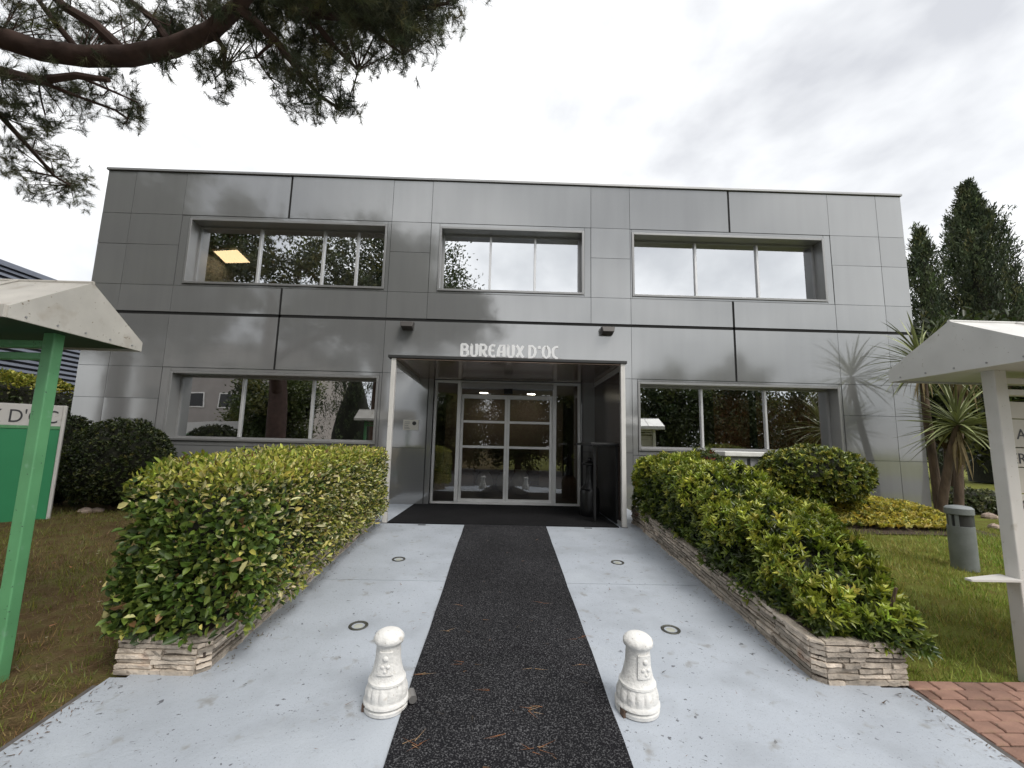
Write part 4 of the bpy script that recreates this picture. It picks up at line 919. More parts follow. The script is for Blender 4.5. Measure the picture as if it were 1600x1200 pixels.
# ------------------------------------------------------------------ roofed directory signs
M_sroof = mat('white_sign_metal', (0.60, 0.59, 0.565), 0.5, 0.0, var=0.08, vscale=4, bump=0.08, bscale=7, spots=[(5, 0.60, (0.50, 0.48, 0.44), 0.2), (45, 0.68, (0.33, 0.30, 0.25), 0.06)])
M_sroof2 = mat('weathered_cream_sign_metal', (0.52, 0.495, 0.45), 0.6, 0.0, var=0.12, vscale=5, bump=0.08, bscale=7, spots=[(7, 0.60, (0.38, 0.33, 0.27), 0.2), (45, 0.67, (0.24, 0.20, 0.15), 0.06)])
M_green = mat('green_sign_paint', (0.13, 0.36, 0.165), 0.42, var=0.12, vscale=4, bump=0.06, bscale=25, spots=[(18, 0.64, (0.20, 0.40, 0.24), 0.12), (50, 0.68, (0.05, 0.10, 0.06), 0.04)])
M_greenp = mat('green_panel_paint', (0.045, 0.29, 0.125), 0.4, var=0.08, vscale=2)
def sign(side, xg, y_r, half, ez0, ez1, az, xp, pm, rm, label, length=1.75):
    """gabled little roof on posts; xg gable plane nearest the ramp, y_r ridge, xp post"""
    s_ = root('directory_sign', (xp+side*0.8, y_r, gzf(y_r)), label, 'sign')
    xe = xg+side*length; a0, a1 = sorted((xg, xe)); th = 0.02
    # two roof slopes with a folded fascia, gables closed
    for sg in (-1, 1):
        ye = y_r+sg*half
        m_ = MB(); lo = [(a0, y_r, az-th), (a1, y_r, az-th), (a1, ye, ez1-th), (a0, ye, ez1-th)]; hi = [(a0, y_r, az), (a1, y_r, az), (a1, ye, ez1), (a0, ye, ez1)]
        if sg > 0: m_.hexa(lo, hi)
        else: m_.hexa(lo[::-1], hi[::-1])
        rp_ = part('roof_slope', m_, rm, s_)
        m_ = MB(); b0, b1 = sorted((ye, ye+sg*0.012)); m_.box(a0-0.001, a1+0.001, b0, b1, ez0, ez1+0.002); part('fascia', m_, rm, s_)
    for xx in (xg, xe):
        q0, q1 = sorted((xx, xx+(-side if xx == xg else side)*0.014)); m_ = MB()
        pr = [(y_r-half, ez0), (y_r+half, ez0), (y_r+half, ez1), (y_r, az+0.002), (y_r-half, ez1)]
        vs_ = [(q0, y, z) for y, z in pr]+[(q1, y, z) for y, z in pr]
        m_.add(vs_, [(0, 4, 3, 2, 1), (5, 6, 7, 8, 9)]+[(i, (i+1) % 5, 5+(i+1) % 5, 5+i) for i in range(5)])
        part('gable', m_, rm, s_)
    m_ = MB(); m_.tube([(a0-0.016, y_r, az+0.001), (a1+0.016, y_r, az+0.001)], 0.011, 8); part('ridge_cap', m_, rm, s_)
    for sg in (-1, 1):
        for kx in range(1, 4):      # standing seams of the sheet roof
            xs_ = a0+(a1-a0)*kx/4; m_ = MB(); m_.tube([(xs_, y_r+sg*0.012, az+0.003), (xs_, y_r+sg*(half+0.004), ez1+0.004)], 0.006, 6); part('seam', m_, rm, s_)
    for yy_ in np.linspace(y_r-half*0.8, y_r+half*0.8, 5):
        m_ = MB(); m_.tube([(xg-side*0.013, yy_, ez0+0.025), (xg-side*0.018, yy_, ez0+0.025)], 0.006, 8); part('rivet', m_, M_alu_d, s_)
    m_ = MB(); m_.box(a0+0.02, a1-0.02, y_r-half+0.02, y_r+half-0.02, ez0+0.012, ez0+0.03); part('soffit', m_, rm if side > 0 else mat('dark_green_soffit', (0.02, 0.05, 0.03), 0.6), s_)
    for xx in (xp, xp+side*(length-0.38)):
        q0, q1 = sorted((xx, xx+side*(0.082 if side > 0 else 0.068))); m_ = MB(); hw = 0.042 if side > 0 else 0.034; m_.box(q0, q1, y_r-hw, y_r+hw, gzf(y_r)-0.06, ez0+0.014); part('post', m_, pm, s_, bevel=0.006)
    b0, b1 = sorted((xp+side*(0.0825 if side > 0 else 0.0685), xp+side*(length-0.3805)))
    for z in (ez0-0.055, ez0-0.13):
        m_ = MB(); m_.box(b0, b1, y_r-0.03, y_r+0.03, z-0.02, z+0.02); part('cross_rail', m_, pm, s_, bevel=0.003, seg=1)
    return s_, b0, b1
sR, b0, b1 = sign(1, 2.985, -5.035, 0.495, 1.600, 1.690, 1.943, 3.19, M_white, M_sroof, 'white roofed directory sign with cream name plates on the lawn')
M_plate = mat('cream_name_plate', (0.56, 0.53, 0.47), 0.5, var=0.05, vscale=4)
M_ink = mat('dark_print', (0.05, 0.05, 0.055), 0.5)
zt_ = 1.41
for k, (hh, txt, px) in enumerate(((0.115, None, 0), (0.185, 'A', 1591), (0.125, 'ERS', 1577), (0.165, None, 0), (0.125, 'C', 1584))):
    m_ = MB(); m_.box(b0+0.002, b1-0.002, -5.052, -5.035, zt_-hh+0.006, zt_); pp = part('name_plate', m_, M_plate, sR, bevel=0.002, seg=1)
    if txt:
        me = text_mesh(txt, 0.095, 0.001); me.materials.clear(); me.materials.append(M_ink)
        P = onY(px, 700, -5.053); zb = zt_-hh/2-0.035
        me.transform(Matrix.Translation((P[0], -5.0535, zb)) @ Matrix.Rotation(R(90), 4, 'X')); me.transform(Matrix.Translation(tuple(-v for v in ROOTLOC[sR])))
        o = bpy.data.objects.new('lettering', me); C.objects.link(o); o.parent = pp
    zt_ -= hh
m_ = MB(); m_.box(b0+0.002, b1-0.002, -5.050, -5.036, -0.02, zt_-0.004); part('lower_panel', m_, M_white, sR, bevel=0.002, seg=1)
m_ = MB(); m_.hexa([(2.86, -5.10, 0.300), (3.1895, -5.10, 0.300), (3.1895, -4.96, 0.300), (2.86, -5.06, 0.300)], [(2.86, -5.10, 0.312), (3.1895, -5.10, 0.312), (3.1895, -4.96, 0.312), (2.86, -5.06, 0.312)]); part('leaflet_shelf', m_, M_white, sR)
sLn, b0, b1 = sign(-1, -2.60, -5.14, 0.43, 1.655, 1.718, 2.0, -2.735, M_green, M_sroof2, 'cream roofed directory sign on green posts beside the brown lawn')
m_ = MB(); m_.box(b0, b1, -5.17, -5.11, 0.10, 0.17); part('cross_rail', m_, M_green, sLn, bevel=0.003, seg=1)
# green board on the ground behind
d1 = np.array([-0.83, -0.56]); d1 /= np.linalg.norm(d1)
B0 = np.array([-5.92, -1.73]); gb = root('green_signboard', (B0[0]+d1[0]*1.4, B0[1]+d1[1]*1.4, gzf(-2.2)), 'green signboard with a white header strip standing in the lawn', 'sign')
nrm = np.array([d1[1], -d1[0]]); 
if nrm[1] > 0: nrm = -nrm
def board(name, s0, s1, z0, z1, t0, t1, m, parent, bevel=0.0):
    a = B0+d1*s0; b_ = B0+d1*s1; q = [b_+nrm*t1, a+nrm*t1, a+nrm*t0, b_+nrm*t0]
    m_ = MB(); m_.hexa([(p_[0], p_[1], z0) for p_ in q], [(p_[0], p_[1], z1) for p_ in q]); return part(name, m_, m, parent, bevel=bevel, seg=1)
hd = None
ZB = 1.44
board('edge_post', 0, 0.035, -0.15, ZB, -0.03, 0.03, M_white, gb, 0.004); board('edge_post', 2.85, 2.905, -0.35, ZB, -0.03, 0.03, M_white, gb, 0.004)
s_ = 0.036
while s_ < 2.8:
    board('green_panel', s_, min(s_+0.555, 2.8495), gzf(-2.2)-0.03, 1.12, -0.02, 0.015, M_greenp, gb, 0.004); s_ += 0.56
board('green_rail', 0.036, 2.8495, 1.1205, 1.16, -0.02, 0.022, M_green, gb, 0.003)
hd = board('header', 0.036, 2.8495, 1.1605, ZB, -0.02, 0.018, M_white, gb, 0.003)
me = text_mesh("BUREAUX D'OC", 0.24, 0.001); me.materials.clear(); me.materials.append(M_ink)
wtx = max(v.co.x for v in me.vertices)
sca = 1.36/wtx
a_ = B0+d1*(0.075+1.36)+nrm*0.0195
xax = -d1; rot = Matrix(((xax[0], 0, nrm[0], a_[0]), (xax[1], 0, nrm[1], a_[1]), (0, 1, 0, 1.20), (0, 0, 0, 1)))
me.transform(rot @ Matrix.Diagonal((sca, 1.0, 1, 1))); me.transform(Matrix.Translation(tuple(-v for v in ROOTLOC[gb])))
o = bpy.data.objects.new('lettering', me); C.objects.link(o); o.parent = hd

# ------------------------------------------------------------------ neighbouring slatted building
nb_ = root('slatted_building', (-14, 8, 0), 'blue grey neighbouring hall clad in horizontal slats', 'building')
M_slat = mat('blue_grey_slat', (0.20, 0.22, 0.27), 0.45, 0.3, var=0.08, vscale=2)
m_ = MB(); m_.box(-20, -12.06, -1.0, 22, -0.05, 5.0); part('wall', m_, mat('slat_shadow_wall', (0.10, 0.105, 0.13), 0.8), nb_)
slat = None; z = 0.1
while z < 4.95:
    m_ = MB(); m_.hexa([(-12.059, -1, z), (-11.985, -1, z-0.01), (-11.985, 22, z-0.01), (-12.059, 22, z)], [(-12.059, -1, z+0.075), (-12.0, -1, z+0.055), (-12.0, 22, z+0.055), (-12.059, 22, z+0.075)]); part('slat', m_, M_slat, nb_); z += 0.13
m_ = MB(); m_.box(-20.05, -11.95, -1.05, 22.05, 5.0, 5.12); part('coping', m_, M_slat, nb_)

# ------------------------------------------------------------------ yuccas at the right corner
def blade_mesh(name, ln, wd, m, droop, col):
    n_ = 7; vs_ = []; fs_ = []
    for k in range(n_+1):
        s = k/n_; wv = wd*(0.55+0.9*s)*(1-s**2.2) if s > 0 else wd*0.5; zz = -droop*ln*s*s; xx = ln*s
        vs_ += [(xx, -wv/2, zz+wv*0.22), (xx, 0, zz), (xx, wv/2, zz+wv*0.22)]
    for k in range(n_):
        q = 3*k; fs_ += [(q, q+3, q+4, q+1), (q+1, q+4, q+5, q+2)]
    m_ = MB(); m_.add(vs_, fs_); me = m_.mesh(name, m, True); return me
M_yl = mat('yucca_leaf', (0.21, 0.235, 0.10), 0.45, var=0.25, vscale=6, objvar=0.35); M_yd = mat('dry_yucca_leaf', (0.26, 0.20, 0.10), 0.8, var=0.3, vscale=6, objvar=0.3)
blades = [blade_mesh('leaf', 0.80, 0.043, M_yl, d_, 0) for d_ in (0.06, 0.2, 0.42)]; dry = [blade_mesh('dry_leaf', 0.6, 0.04, M_yd, d_, 0) for d_ in (0.3, 0.5)]
M_ytr = mat('fibrous_yucca_trunk', (0.10, 0.07, 0.048), 0.95, var=0.4, vscale=16, bump=1.0, bscale=40, stretch=(1, 1, 0.25))
def yucca(base, head, label, n_leaf, n_dry, sc):
    base = np.array(base, float); head = np.array(head, float)
    y_ = root('yucca', base, label, 'yucca', 'yuccas at the building corner')
    pts = [base+[0, 0, -0.08], base*0.7+head*0.3+[0.02, 0.03, 0], base*0.3+head*0.7+[-0.02, 0, 0], head]
    m_ = MB(); m_.tube(pts, [0.072, 0.062, 0.055, 0.04], 12); part('trunk', m_, M_ytr, y_, smooth=True)
    for k in range(n_leaf+n_dry):
        dr = k >= n_leaf
        o = bpy.data.objects.new('dry_leaf' if dr else 'leaf', random.choice(dry if dr else blades)); C.objects.link(o); o.parent = y_
        az = random.uniform(0, 2*math.pi); el = R(random.uniform(-75, -40)) if dr else R(-28+110*(k+0.5)/n_leaf*0.95+random.uniform(-8, 8))
        s = sc*random.uniform(0.8, 1.12); o.scale = (s, s, s)
        lift = head-base+np.array([0, 0, (-0.18*random.random() if dr else 0.12*k/n_leaf-0.06)])
        o.location = tuple(lift); o.rotation_euler = (random.uniform(-.3, .3), -el, az)
yucca((6.86, -0.85, 0.0), (7.02, -1.15, 1.52), 'yucca with a full green rosette beside the sign post', 110, 18, 0.98)
yucca((7.15, -0.60, 0.0), (6.95, -0.75, 2.55), 'tall yucca whose rosette rises behind the sign roof near the wall', 74, 14, 1.0)
yucca((7.75, -0.30, 0.0), (8.05, -0.35, 2.62), 'leaning yucca with drying leaves behind the sign roof ridge', 64, 26, 1.0)
# stones of the border
M_rock = mat('pinkish_border_stone', (0.36, 0.28, 0.23), 0.9, var=0.25, vscale=8, bump=0.8, bscale=25, objvar=0.25)
def rock(P, s, lab, grp):
    m_ = MB(); n1, n2 = 9, 6; ph = [random.uniform(0, 6) for _ in range(4)]
    prof = []
    for j in range(n2+1):
        f_ = math.pi*j/n2; prof.append((max(0.02, math.sin(f_)), -math.cos(f_)))
    vs_ = []
    for (r_, z) in prof:
        for k in range(n1): th = 2*math.pi*k/n1; kk = 1+0.18*math.sin(2*th+ph[0])+0.12*math.sin(3*th+ph[1]+2*z); vs_.append((P[0]+s*r_*kk*math.cos(th), P[1]+s*.8*r_*kk*math.sin(th), P[2]+s*0.3+s*0.55*z*(1+.15*math.sin(th+ph[2]))))
    fs_ = [(j*n1+k, j*n1+(k+1) % n1, (j+1)*n1+(k+1) % n1, (j+1)*n1+k) for j in range(n2) for k in range(n1)]
    m_.add(vs_, fs_); single('border_stone', m_, M_rock, P, lab, 'stone', grp)
for (px, py, s) in ((1545, 806, .12), (1565, 800, .14), (1585, 812, .13), (1598, 800, .15), (1535, 790, .10), (1555, 822, .10), (1575, 826, .11), (1470, 812, .09), (1450, 818, .08)):
    P = onZ(px, py, 0.0); rock((P[0], P[1], -0.05), s, 'rough pinkish stone edging the bed around the yuccas', 'border stones around the yuccas')
for (px, py, s) in ((135, 796, .09), (152, 795, .08)):
    P = onZ(px, py, 0.0); rock((P[0], P[1], -0.05), s, 'small pale stone at the foot of the dark round bush', 'stones at the round bush')
for (px, py, rr, seed) in ((1555, 778, .32, 5), (1590, 775, .3, 6)):
    P = onZ(px, 805, 0.0); shrub('low_shrub', 'low grey green shrub between the border stones behind the yuccas', 'shrub', (P[0], P[1]+.5, rr*0.55), (rr*1.5, rr, rr*0.8), 420, [(0.10, 0.12, 0.05), (0.16, 0.17, 0.08), (0.06, 0.08, 0.03)], [.4, .3, .3], seed=seed, ln=0.06, wd=0.03, base=0.0, group='low shrubs among border stones')

# ------------------------------------------------------------------ cypresses and dark evergreens beyond
CY = [(0.060, 0.080, 0.040), (0.085, 0.105, 0.050), (0.036, 0.050, 0.028), (0.12, 0.13, 0.055)]
def cypress(x, y, h, rmax, label, n, prof, seed, grp='cypresses behind the building'):
    t_ = root('cypress', (x, y, 0), label, 'tree', grp); r_ = np.random.default_rng(seed)
    m_ = MB(); m_.tube([(x, y, -0.1), (x, y, h*0.5), (x+.05, y, h*0.93)], [0.22, 0.14, 0.03], 10); part('trunk', m_, M_bark, t_)
    # upright sprays: each a small plume; plumes give the ragged outline
    npl = n//26; f = r_.random(npl)**0.8; z = 0.03*h+f*h*0.97; a = r_.uniform(0, 2*math.pi, npl)
    rad = rmax*np.interp(z/h, prof[0], prof[1])*(0.58+0.48*np.sqrt(r_.random(npl)))*(1+0.18*np.sin(3*a+z*1.3+seed)+0.16*np.sin(7*a-2.1*z))
    PB = np.stack([x+rad*np.cos(a), y+rad*np.sin(a), z-0.25], 1); outd = np.stack([np.cos(a), np.sin(a), np.zeros(npl)], 1)
    ax = norm(outd*r_.uniform(.1, .5, (npl, 1))+np.array([0, 0, 1.0])+r_.normal(0, .12, (npl, 3))); L_ = r_.uniform(.45, 1.15, npl)*np.clip((h-z)/2.2, .45, 1)
    tone = pick(npl, CY, [.4, .25, .27, .08], 0.15)
    Ps, Ds, Ns, Ls, Ws, Cs = [], [], [], [], [], []
    for k in range(26):
        s = r_.random(npl)[:, None]; jit = r_.normal(0, 1, (npl, 3))*0.12*(1.1-s)
        Ps.append(PB+ax*L_[:, None]*s+jit); d_ = norm(ax+r_.normal(0, .45, (npl, 3))); Ds.append(d_); Ns.append(norm(r_.normal(size=(npl, 3))+outd))
        Ls.append(r_.uniform(.10, .20, npl)); Ws.append(r_.uniform(.03, .055, npl)); Cs.append(tone*r_.uniform(.7, 1.3, (npl, 1)))
    o = cloud_part('crown', np.concatenate(Ps), np.concatenate(Ds), np.concatenate(Ns), np.concatenate(Ls), np.concatenate(Ws), np.concatenate(Cs), NEEDLE, t_, fold=0.1, droop=0); o['kind'] = 'stuff'
    blob_core('crown_shade_core', t_, lambda u, v: (x+0.62*rmax*float(np.interp(v, prof[0], prof[1]))*math.cos(2*math.pi*u), y+0.62*rmax*float(np.interp(v, prof[0], prof[1]))*math.sin(2*math.pi*u), v*h*0.9), 14, 12)  # dark cone inside the crown, its shade put into the colour
PRN = ([0, .1, .5, .8, .9, 1], [.75, 1, .95, .55, .32, .0]); PRW = ([0, .2, .45, .65, .8, .9, 1], [.9, 1.0, .84, .58, .36, .16, .0])
cypress(16.95, 9, 10.3, 0.52, 'slender dark cypress just past the building corner', 16000, PRN, 3)
cypress(19.9, 9.6, 12.7, 1.75, 'tall broad cone shaped cypress behind the sign roof', 60000, PRW, 4)
cypress(23.3, 10.8, 8.4, 1.7, 'dark cypress cut by the picture edge beside the broad cypress', 12000, PRW, 5)
def tree(x, y, h, rx, rz, label, n, cols, w, seed, name='evergreen_tree', base=0.0, trunk=0.2, leaf=0.22, grp=None, low=-0.7, ncl=70, spr=0.13):
    t_ = root(name, (x, y, base), label, 'tree', grp); r_ = np.random.default_rng(seed)
    cz = base+h-rz; m_ = MB(); m_.tube([(x, y, base-.1), (x+.1, y, cz-.3*rz), (x, y, cz+.4*rz)], [trunk, trunk*.75, trunk*.3], 10); part('trunk', m_, M_bark, t_)
    for k in range(6):
        a = 6.28*k/6+r_.uniform(0, .6); m_ = MB(); m_.tube([(x, y, cz-.5*rz), (x+.4*rx*math.cos(a), y+.4*rx*math.sin(a), cz-.1*rz), (x+.75*rx*math.cos(a), y+.75*rx*math.sin(a), cz+.3*rz*r_.uniform(-.5, 1))], [trunk*.5, trunk*.3, trunk*.1], 7); part('limb', m_, M_bark, t_)
    D_ = norm(r_.normal(size=(ncl*2, 3))); D_ = D_[D_[:, 2] > low][:ncl]; cc = np.array([x, y, cz])+D_*np.array([rx, rx, rz])*(r_.random((len(D_), 1))**.45*0.92)
    i = r_.integers(0, len(cc), n); P = cc[i]+r_.normal(0, 1, (n, 3))*np.array([rx, rx, rz])*spr; tone = pick(len(cc), cols, w, .15)[i]
    N = norm(P-np.array([x, y, cz])+r_.normal(0, .6, (n, 3))); Dd = norm(N+r_.normal(0, .8, (n, 3)))
    o = cloud_part('crown', P, Dd, norm(N+r_.normal(0, .6, (n, 3))), r_.uniform(.6, 1.2, n)*leaf, r_.uniform(.35, .6, n)*leaf, np.clip(tone*r_.uniform(.7, 1.3, (n, 1)), .004, .5), LEAF, t_); o['kind'] = 'stuff'
    return t_
tree(11.3, 3.2, 4.4, 2.3, 2.1, 'dark leafy evergreen filling the gap behind the yuccas', 9000, DK, [.4, .15, .4, .05], 12, leaf=.2)
tree(14.2, 2.2, 4.6, 2.2, 2.1, 'dark evergreen behind the white directory sign', 8000, DK, [.4, .2, .35, .05], 13, leaf=.2)

# ------------------------------------------------------------------ umbrella pine over the forecourt
pine = root('umbrella_pine', (-7.6, -6.6, gzf(-6.6)), 'umbrella pine reaching its dark needle clusters over the forecourt', 'tree')
M_pbark = mat('reddish_pine_bark', (0.07, 0.042, 0.034), 0.95, var=0.35, vscale=7, bump=1.0, bscale=14, stretch=(1, 1, 1))
ZB_ = 4.35
LP_ = [(-160, 5), (-60, 35), (0, 58), (60, 78), (130, 88), (200, 88), (270, 74), (330, 48), (372, 10), (410, -40)]
limb = [onZ(px, py, ZB_+0.06*math.sin(k)) for k, (px, py) in enumerate(LP_)]
j0 = np.array([-7.45, -5.9, 3.3])
limb_all = [np.array([-7.6, -6.6, 2.5]), j0, limb[0]*0.35+j0*0.65+[0, 0, .1]]+limb
m_ = MB(); m_.tube(limb_all, [.20, .16, .125, .095, .09, .088, .086, .083, .08, .075, .066, .055, .04], 14); part('limb', m_, M_pbark, pine, smooth=True)
m_ = MB(); m_.tube([(-7.6, -6.6, gzf(-6.6)-.1), (-7.55, -6.6, 1.2), (-7.6, -6.6, 2.6), (-8.0, -7.0, 4.2), (-8.3, -7.4, 6.2)], [.36, .31, .29, .22, .12], 16); part('trunk', m_, M_pbark, pine, smooth=True)
def pix_branch(pts, z0, z1, r0, r1, nm='branch'):
    n_ = len(pts); P = [onZ(px, py, z0+(z1-z0)*k/(n_-1)) for k, (px, py) in enumerate(pts)]; m_ = MB(); m_.tube(P, list(np.linspace(r0, r1, n_)), 8); part(nm, m_, M_pbark, pine, smooth=True); return P
BR = [([(-90, 60), (0, 112), (60, 126), (120, 118), (170, 125)], 4.2, 4.0, .055, .02),
      ([(-60, 120), (0, 180), (50, 235), (85, 275), (110, 290)], 4.1, 3.9, .03, .010),
      ([(372, 10), (430, 62), (470, 115), (500, 150), (530, 170)], 4.35, 4.1, .035, .012),
      ([(330, 48), (350, 75), (350, 110)], 4.35, 4.15, .025, .012), ([(400, -10), (480, 20), (560, 30), (640, 15), (700, 5)], 4.6, 4.6, .045, .012),
      ([(200, 88), (150, 40), (100, 10), (60, -30)], 4.35, 4.8, .05, .03), ([(130, 88), (90, 40), (60, 0)], 4.4, 4.8, .03, .02), ([(270, 74), (240, 30), (190, -10)], 4.35, 4.9, .035, .02),
      ([(410, -40), (450, -70), (560, -90), (650, -60)], 4.6, 5.0, .06, .02), ([(60, 126), (120, 150), (180, 172), (200, 185)], 4.05, 3.95, .016, .006), ([(120, 118), (170, 140), (215, 160)], 4.05, 3.95, .014, .006),
      ([(430, 62), (400, 90), (420, 120)], 4.3, 4.15, .015, .007), ([(480, 20), (520, 70), (560, 110)], 4.5, 4.3, .03, .012), ([(560, 30), (610, 70), (630, 85)], 4.5, 4.4, .02, .008)]
for b_ in BR: pix_branch(*b_)
# clump centres in the picture's upper left: (px, py, radius px, count)
clumps = []
def addc(px, py, z, rad, dens): clumps.append((onZ(px, py, z), rad, dens))
def inpoly(x_, y_, poly):
    c_ = False; j_ = len(poly)-1
    for i_ in range(len(poly)):
        xi, yi = poly[i_]; xj, yj = poly[j_]
        if (yi > y_) != (yj > y_) and x_ < (xj-xi)*(y_-yi)/(yj-yi)+xi: c_ = not c_
        j_ = i_
    return c_
dense = [(350, -60), (720, -60), (715, 5), (690, 40), (650, 70), (610, 95), (565, 105), (530, 92), (480, 85), (440, 70), (400, 55), (365, 50)]
for k in range(150):
    while True:
        px, py = random.uniform(340, 730), random.uniform(-60, 115)
        if inpoly(px, py, dense): break
    addc(px, py, random.uniform(4.35, 5.3), random.uniform(.20, .30), 1.0)
for (px, py, r_, k) in ((345, 115, 28, 7), (330, 100, 20, 3), (265, 105, 12, 2), (540, 165, 16, 4), (515, 165, 20, 4), (490, 140, 26, 5), (465, 110, 26, 5), (445, 130, 22, 3), (470, 165, 18, 3), (500, 110, 25, 4), (425, 95, 20, 3),
                        (60, 150, 45, 8), (120, 145, 30, 5), (20, 140, 30, 5), (140, 175, 14, 2), (210, 150, 16, 2), (195, 185, 12, 2), (215, 168, 12, 2), (160, 130, 18, 2),
                        (55, 200, 24, 4), (15, 230, 22, 4), (20, 265, 25, 4), (90, 240, 22, 4), (100, 285, 26, 6), (130, 285, 12, 2), (60, 285, 22, 3), (35, 300, 16, 2), (80, 190, 18, 3), (115, 305, 12, 2), (10, 195, 18, 2),
                        (40, 10, 40, 7), (120, 25, 45, 9), (200, 30, 45, 9), (280, 25, 45, 10), (320, 20, 35, 8), (20, 45, 22, 3), (240, 55, 30, 4), (90, 55, 20, 2), (300, 55, 25, 3), (170, 60, 25, 3)):
    for q in range(k): addc(px+random.gauss(0, r_*.55), py+random.gauss(0, r_*.55), random.uniform(3.95, 4.4) if py > 90 else random.uniform(4.4, 5.2), random.uniform(.10, .19), 0.8)
nvis = len(clumps)
# the rest of the crown, out of the frame above and behind (mirrored in the facade)
k = 0
while k < 330:
    a, rr = random.uniform(0, 6.283), math.sqrt(random.random()); P = np.array([-6.6+6.6*rr*math.cos(a), -6.9+5.2*rr*math.sin(a), 0]); P[2] = 4.7+2.6*(1-rr**2)*random.random()+1.0*(1-rr**2)
    px, py, dz = proj(P)
    if dz > 0.3 and -60 < px < 1660 and py > -70 and py < 1260:
        continue
    if dz > 0.3 and px > 730 and py > -400: k += 0.05; continue
    clumps.append((P, random.uniform(.30, .45), 0.55)); k += 1
Ps, Ds, Ls, Ws, Cs = [], [], [], [], []
for ci, (P, rad, dn) in enumerate(clumps):
    vis = ci < nvis; nt_ = int((13 if vis else 15)*dn*(rad/.2)**1.1)+2; nn_ = 48 if vis else 14
    ctr = np.array(P)+rng.normal(0, rad*.42, (nt_, 3)); ax = norm(rng.normal(0, .8, (nt_, 3))+np.array([0, 0, .35]))
    tone = pick(nt_, [(0.085, 0.095, 0.055), (0.115, 0.122, 0.062), (0.055, 0.065, 0.042), (0.15, 0.145, 0.06)], [.4, .3, .22, .08], .15)
    C_ = np.repeat(ctr, nn_, 0); A_ = np.repeat(ax, nn_, 0)
    D_ = norm(A_*0.75+rng.normal(0, .50, C_.shape)); Ps.append(C_+A_*rng.uniform(-.04, .04, (len(C_), 1))); Ds.append(D_)
    Ls.append(rng.uniform(.06, .115, len(C_))*(1.0 if vis else 1.5)); Ws.append(np.full(len(C_), .0016 if vis else .012)); Cs.append(np.repeat(tone, nn_, 0)*rng.uniform(.8, 1.25, (len(C_), 1)))
Ps, Ds, Ls, Ws, Cs = map(np.concatenate, (Ps, Ds, Ls, Ws, Cs))
o_ = np.array(ROOTLOC[pine]); S = norm(np.cross(Ds, rng.normal(size=Ds.shape)))
V = np.stack([Ps-S*Ws[:, None]-o_, Ps+S*Ws[:, None]-o_, Ps+Ds*Ls[:, None]-o_], 1).reshape(-1, 3); F = np.arange(len(V)).reshape(-1, 3)
o = bpy.data.objects.new('needles', fast_mesh('needles', V, F, NEEDLE, np.repeat(Cs, 3, 0))); C.objects.link(o); o.parent = pine; o['kind'] = 'stuff'
# twigs into the clumps
m_ = MB(); allb = [p_ for b_ in BR for p_ in [onZ(px, py, b_[1]) for px, py in b_[0]]]+limb
allb = np.array(allb)
for (P, rad, dn) in clumps[:nvis]:
    q = allb[np.argmin(((allb-P)**2).sum(1))]; mid = (q+P)/2+np.array([random.gauss(0, .02), random.gauss(0, .02), random.gauss(0, .02)])
    if np.linalg.norm(q-P) < 1.3: m_.tube([q, mid, P], [.007, .005, .003], 5, cap=False)
tw_ = part('twigs', m_, M_pbark, pine); tw_['kind'] = 'stuff'

# ------------------------------------------------------------------ what the glass mirrors: trees and a block across the street
GR2 = [(0.06, 0.085, 0.02), (0.10, 0.12, 0.03), (0.035, 0.05, 0.015), (0.15, 0.15, 0.04)]
tree(-15.5, -22.0, 7.0, 3.2, 3.0, 'broad green street tree mirrored in the ground floor glass', 16000, GR2, [.4, .3, .2, .1], 31, 'street_tree', gzf(-20), .28, .24, low=-1, ncl=110, spr=0.11)
for k, (x_, y_, h_, lab) in enumerate(((11.5, -21.5, 7.6, 'dark street tree mirrored in the window behind the concrete box'), (16.2, -22.5, 8.2, 'tall dark street tree mirrored in the curtained window'), (21.5, -22.5, 7.0, 'low dark street tree mirrored in the curtained pane by the yucca'),
                                       (-3.6, -25.5, 7.2, 'leafy street tree mirrored in the side light by the nameplate'), (1.2, -26.5, 7.0, 'leafy street tree mirrored in the sliding doors'), (5.6, -25.5, 7.4, 'leafy street tree mirrored in the side light by the bar table'))):
    tree(x_, y_, h_, 2.9, 3.6, lab, 16000, DK if k < 3 else GR2, [.4, .2, .3, .1], 40+k, 'street_tree', gzf(-20), .3, .26, low=-1, ncl=110, spr=0.11)
tree(-13.8, -8.0, 12.5, 4.8, 4.2, 'dark pine beyond the sign mirrored in the upper facade panels', 52000, DK, [.45, .2, .3, .05], 51, 'pine_tree', gzf(-8), .4, .19, low=-1, ncl=190, spr=0.08)
tree(-5.9, -12.6, 12.2, 5.4, 3.7, 'dark pine behind the forecourt mirrored in the lit office window', 40000, DK, [.45, .2, .3, .05], 52, 'pine_tree', gzf(-12.6), .4, .17, low=-1, ncl=170, spr=0.075)
cypress(-9.3, -19.5, 6.3, 2.0, 'dark young conifer mirrored in the ground floor pane next to the canopy', 7000, PRW, 34, None)
ab = root('apartment_block', (-26, -34, gzf(-30)), 'grey brown apartment block mirrored in the ground floor glass', 'building')
m_ = MB(); m_.box(-33, -17, -40, -32, gzf(-30)-.1, 9.5); part('wall', m_, mat('apartment_render', (0.30, 0.27, 0.25), 0.85, var=0.1, vscale=1), ab)
for i in range(5):
    for j_ in range(3):
        m_ = MB(); m_.box(-32+i*3.1, -30.2+i*3.1, -32.001, -31.93, 0.8+j_*2.9, 2.2+j_*2.9); wd_ = part('window', m_, M_white, ab)
        m_ = MB(); m_.box(-31.9+i*3.1, -30.3+i*3.1, -31.931, -31.92, 0.9+j_*2.9, 2.1+j_*2.9); part('pane', m_, M_black, wd_)

